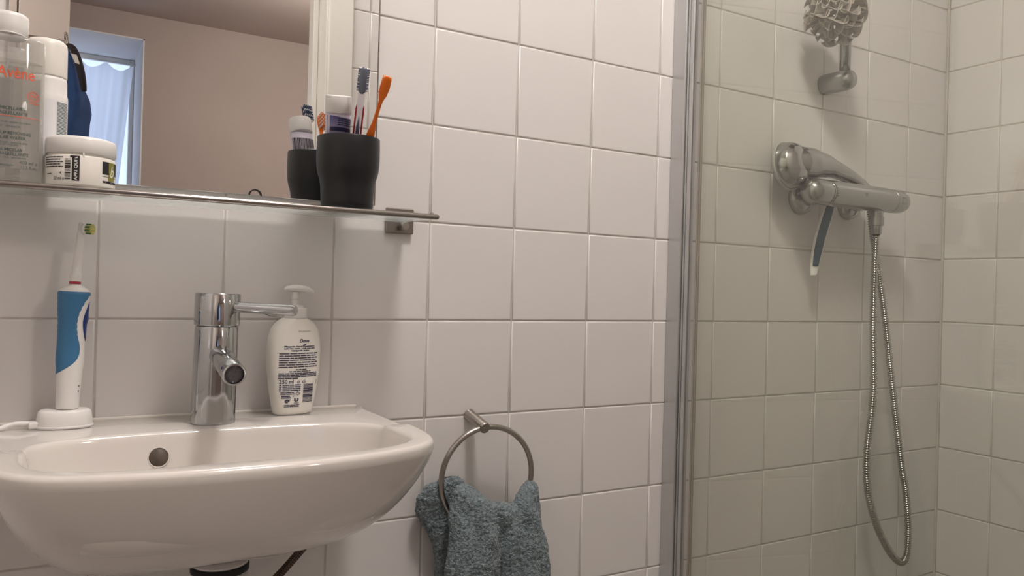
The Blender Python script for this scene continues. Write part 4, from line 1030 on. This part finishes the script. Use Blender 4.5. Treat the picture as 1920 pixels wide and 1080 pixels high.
link('glass_door', slab(0.0105, 0.735, -0.003, 0.003, 0.06, 1.99, 0.0005), M['showerglass'], sc, smooth=False)
link('seal_strip', slab(0.0075, 0.0100, -0.0042, 0.0042, 0.06, 1.99, 0.0006), M['seal'], sc, smooth=False)
link('seal_strip', slab(0.0145, 0.0163, -0.0040, -0.0031, 0.06, 1.99, 0.0002), M['seal'], sc, smooth=False)
for hz in (0.25, 1.85):
    link('hinge', box(px0+0.004, px0+0.026, -0.072, -0.046, hz-0.03, hz+0.03, 0.003), M['alu'], sc, smooth=False)
link('door_knob', lathe(hinge+dd*0.68+dn*(-0.0032)+Vector((0, 0, 1.0)), -dn, [(0.012, 0), (0.012, 0.02), (0.018, 0.022), (0.018, 0.034), (0.015, 0.036)], 32), M['chrome'], sc, sharp=40)

# ------------------------------------------------------------------ shower mixer
vz = 1.3095; vy = -0.0760
sm_ = root('shower_mixer', (1.365, vy, vz), 'chrome thermostatic bar mixer on the shower wall', 'shower mixer')
def barp(prof): return lathe((1.193, vy, vz), (1, 0, 0), prof, 48, True, True)
link('body', lathe((1.271, vy, vz), (1, 0, 0), [(0.0225, 0), (0.0255, 0.0010), (0.0262, 0.02), (0.0262, 0.10), (0.0258, 0.180), (0.0245, 0.1995)], 48), M['satin'], sm_, sharp=50)
link('temperature_knob', lathe((1.2105, vy, vz), (1, 0, 0), [(0.0, 0), (0.010, 0.0010), (0.0185, 0.006), (0.0232, 0.014), (0.0250, 0.024), (0.0255, 0.052), (0.0250, 0.0558)], 48, False, True), M['satin'], sm_)
link('scale_ring', lathe((1.2665, vy, vz), (1, 0, 0), [(0.0235, 0), (0.0252, 0.0004), (0.0252, 0.0038), (0.0235, 0.0042)], 48), M['chrome'], sm_)
link('flow_knob', lathe((1.4712, vy, vz), (1, 0, 0), [(0.0243, 0), (0.0248, 0.0010), (0.0244, 0.018), (0.0235, 0.034), (0.0205, 0.0445), (0.014, 0.0500), (0.0, 0.0515)], 48, True, False), M['satin'], sm_)
dirc = math.radians(15)
def bar_fn(r, off=0.0003):
    def fn(s_, t):      # s along the bar, t round it, 0 = straight to -y
        a_ = t/r; return (s_, vy-(r+off)*math.cos(a_), vz+(r+off)*math.sin(a_))
    return fn
p = Print(); p.rect(1.357, 1.366, 0.0030, 0.0042); p.rect(1.359, 1.364, 0.0008, 0.0020); p.rect(1.360, 1.363, -0.0014, -0.0003)
p.put('logo_mark', bar_fn(0.0263), M['greyink'], sm_)
p = Print()
for k in range(5): p.rect(1.2732, 1.2754, 0.012-k*0.0052, 0.0138-k*0.0052)
p.put('scale_marks', bar_fn(0.0263), M['greyink'], sm_)
p = Print()
for a_, b_, c_, d_ in [(1.4830, 1.4975, 0.0062, 0.0069), (1.4830, 1.4975, -0.0069, -0.0062), (1.4830, 1.4837, -0.0069, 0.0069), (1.4968, 1.4975, -0.0069, 0.0069)]:
    p.rect(a_, b_, c_, d_, 1, 4 if d_-c_ > 0.005 else 1)
p.put('button_outline', bar_fn(0.0251), M['greyink'], sm_)
for ux in (1.2845, 1.4375):
    es = link('wall_union', lathe((ux, -0.0005, vz-0.004), (0, -1, 0), [(0.034, 0), (0.034, 0.003), (0.031, 0.012), (0.024, 0.018), (0.0165, 0.021), (0.0160, 0.050)], 48), M['satin'], sm_, sharp=60)
ot = link('outlet', lathe((1.4325, vy, vz-0.024), (0, 0, -1), [(0.0125, 0), (0.0125, 0.012), (0.0142, 0.0125), (0.0142, 0.030), (0.0112, 0.0315), (0.0108, 0.047), (0.0092, 0.049)], 36), M['satin'], sm_, sharp=40)
# hand shower lying on the bar
hsr = root('hand_shower', (1.28, -0.085, 1.365), 'chrome hand shower lying on top of the bar mixer', 'shower head')
hc_ = Vector((1.2060, -0.0370, 1.3610)); hn = Vector((0.12, -0.98, 0.15)).normalized()
hb_m = lathe(hc_, hn, [(0.044, -0.010), (0.0465, -0.004), (0.0470, 0.002), (0.0464, 0.007), (0.0445, 0.014), (0.0405, 0.022), (0.0330, 0.0295), (0.022, 0.0345), (0.010, 0.0367), (0.0, 0.0370)], 64, True, False)
hp = catmull([(1.203, -0.0450, 1.3630), (1.224, -0.0475, 1.3655), (1.250, -0.0520, 1.3670), (1.281, -0.0560, 1.3670), (1.318, -0.0565, 1.3630), (1.365, -0.0535, 1.3545), (1.410, -0.0470, 1.3445), (1.438, -0.0420, 1.3370), (1.4525, -0.0385, 1.3300)], 8)
RK = [0.0290, 0.0345, 0.0325, 0.0250, 0.0185, 0.0148, 0.0130, 0.0118, 0.0105]
rad = []
for i in range(len(hp)):
    f = i/8; k = min(int(f), len(RK)-2); t = f-k; rad.append(RK[k]+(RK[k+1]-RK[k])*(t*t*(3-2*t)*0.5+t*0.5))
tube(hp, rad, 40, up=(0, 0, 1), bm=hb_m)
hd_ = link('body', fuse(hb_m, 0.0013, 14), M['handshower'], hsr); ORIGIN[hd_.name] = ORIGIN[hsr.name]
link('face_rim', lathe(hc_, hn, [(0.0466, -0.0065), (0.0486, -0.005), (0.0490, -0.001), (0.0474, 0.001)], 56, False, False), M['rim'], hd_); tag(hd_.children[-1], 'pale rim of the spray face')
# hose
HOSE = [(1.4325, -0.0760, 1.2370), (1.4338, -0.0750, 1.2285), (1.4358, -0.0720, 1.1696), (1.4413, -0.0680, 1.0500), (1.4566, -0.0620, 0.8962), (1.4440, -0.0600, 0.7797), (1.4529, -0.0580, 0.6983), (1.4880, -0.0560, 0.6199), (1.5347, -0.0550, 0.5580), (1.5792, -0.0530, 0.5240), (1.6086, -0.0500, 0.5340), (1.6165, -0.0470, 0.5924), (1.6061, -0.0450, 0.6769), (1.5910, -0.0430, 0.7347), (1.5598, -0.0400, 0.8887), (1.5277, -0.0360, 1.0637), (1.5018, -0.0340, 1.1690), (1.4802, -0.0340, 1.2409), (1.4700, -0.0350, 1.2858), (1.4575, -0.0365, 1.3220)]
path = catmull(HOSE, 40)
acc = [0.0]
for a_, b_ in zip(path, path[1:]): acc.append(acc[-1]+(b_-a_).length)
Lh = acc[-1]; stepl = 0.00105; res = []; k = 0; s_ = 0.0
while s_ < Lh:
    while acc[k+1] < s_: k += 1
    t = (s_-acc[k])/max(1e-9, acc[k+1]-acc[k]); res.append(path[k].lerp(path[k+1], t)); s_ += stepl
radh = [0.0067+0.0012*math.cos(2*PI*i/5.0) for i in range(len(res))]
tag(link('shower_hose', tube(res, radh, 14), M['hose'], None, origin=(1.50, -0.06, 0.9)), 'ribbed chrome shower hose looping down from the bar mixer', 'hose')
# razor hanging behind the bar
rz_ = root('razor', (1.318, -0.035, 1.24), 'white and blue razor hanging below the bar mixer', 'razor')
rp = catmull([(1.340, -0.0375, 1.318), (1.335, -0.0345, 1.290), (1.328, -0.031, 1.262), (1.316, -0.028, 1.220), (1.304, -0.029, 1.180), (1.293, -0.033, 1.146)], 8)
rv = Vector((0.93, -0.37, 0))
def ribbon(path, wid, thk, off, bm=None, n=16):
    secs = []
    for i, p0 in enumerate(path):
        f = i/(len(path)-1); w_, t_ = wid(f), thk(f)
        nrm_ = Vector((rv.y, -rv.x, 0)).normalized()
        secs.append([p0 + rv*(w_*math.cos(a)) + nrm_*(off + t_*math.sin(a)) for a in [2*PI*k/n for k in range(n)]])
    return rings(bm or bmesh.new(), secs)
link('handle', ribbon(rp, lambda f: 0.0075+0.0062*math.sin(PI*min(1, f*1.05))**0.8, lambda f: 0.005, 0), M['whiteplastic'], rz_)
nv = Vector((rv.y, -rv.x, 0)).normalized(); sgn = 1 if nv.y < 0 else -1
link('grip', ribbon(rp[3:36], lambda f: 0.0040+0.0058*math.sin(PI*(0.12+0.80*f))**0.6, lambda f: 0.0026, sgn*0.0036), principled('petrol blue rubber', (0.025, 0.07, 0.115), 0.5, noise_scale=40, noise_amt=0.15), rz_); tag(rz_.children[-1], 'petrol blue grip')
link('head', box(1.324, 1.358, -0.046, -0.033, 1.3245, 1.3345, 0.003), M['whiteplastic'], rz_)
link('neck', tube([(1.340, -0.0375, 1.316), (1.340, -0.038, 1.322), (1.340, -0.039, 1.328)], 0.004, 10), M['whiteplastic'], rz_)
# slide bar and its foot
sbx, sbz = 1.351, 1.5510
sl_ = root('slide_bar', (sbx, -0.03, sbz), 'chrome shower slide bar with a round-nosed wall foot', 'slide bar')
link('foot', lathe((sbx, -0.0005, sbz), (0, -1, -0.01), [(0.0205, 0), (0.0212, 0.002), (0.0212, 0.052), (0.0205, 0.060), (0.0175, 0.067), (0.0115, 0.0715), (0.0, 0.0732)], 48, True, False), M['satin'], sl_)
link('rod', lathe((sbx, -0.0510, sbz+0.015), (0, 0, 1), [(0.0108, 0), (0.0108, 0.62)], 32), M['chrome'], sl_)
link('foot', lathe((sbx, -0.0005, 2.19), (0, -1, 0), [(0.0205, 0), (0.0212, 0.002), (0.0212, 0.052), (0.0205, 0.060), (0.0175, 0.067), (0.0115, 0.0715), (0.0, 0.0732)], 48, True, False), M['satin'], sl_)
# bath puff
pc = Vector((1.2680, -0.0880, 1.6590)); rnd = random.Random(11)
bp_ = root('bath_puff', tuple(pc), 'beige grey netting bath puff hanging on the slide bar', 'bath puff')
bm = bmesh.new(); bmr = bmesh.new()
pa, pu, pv = frame_from((0.45, -0.75, 0.45))
TURNS, NW, PER, NR = 4.0, 44, 22, 7
cur = []
for i in range(NW*PER+1):
    f = i/(NW*PER); cz = 1-2*(0.02+0.96*f); lon = 2*PI*TURNS*f; rr_ = math.sqrt(1-cz*cz)
    cur.append((pu*math.cos(lon)+pv*math.sin(lon))*rr_ + pa*cz)
rows = []
for i, d in enumerate(cur):
    t = (cur[min(i+1, len(cur)-1)]-cur[max(i-1, 0)]).normalized(); sd_ = d.cross(t).normalized()
    w_ = 2*PI*i/PER; q = math.floor(i/PER+0.25); rnd.seed(q*7+3)
    amp = 0.0165 + 0.004*math.sin(i*0.031) + 0.003*math.sin(i*0.113+1); rad_ = 0.0560 + 0.0045*math.sin(i*0.047+0.6) + 0.0035*math.sin(i*0.151)
    row = []
    for k in range(NR):
        g = k/(NR-1); e = g**1.3
        p0 = pc + d*(0.012+(rad_-0.012)*math.sin(g*PI/2)) + sd_*(amp*e*math.sin(w_)) + t*(0.0095*e*math.sin(2*w_+0.6)) - d*(0.007*e*abs(math.sin(w_))**2)
        if p0.y > -0.0035: p0.y = -0.0035
        row.append(p0)
    rows.append(row)
vs = [[bm.verts.new(p0) for p0 in row] for row in rows]
for r0, r1 in zip(vs, vs[1:]):
    for k in range(NR-1): bm.faces.new((r0[k], r0[k+1], r1[k+1], r1[k]))
tube([row[-1] for row in rows], 0.0007, 5, bm=bmr)
link('netting', bm, M['puff'], bp_); tag(bp_.children[-1], kind='stuff')
link('hem', bmr, M['puffrim'], bp_); tag(bp_.children[-1], kind='stuff')
link('cord_loop', torus(pc+Vector((0.035, 0.035, 0.095)), (0.6, 0.6, 0.2), 0.05, 0.0015, 40, 8), M['puffrim'], bp_)
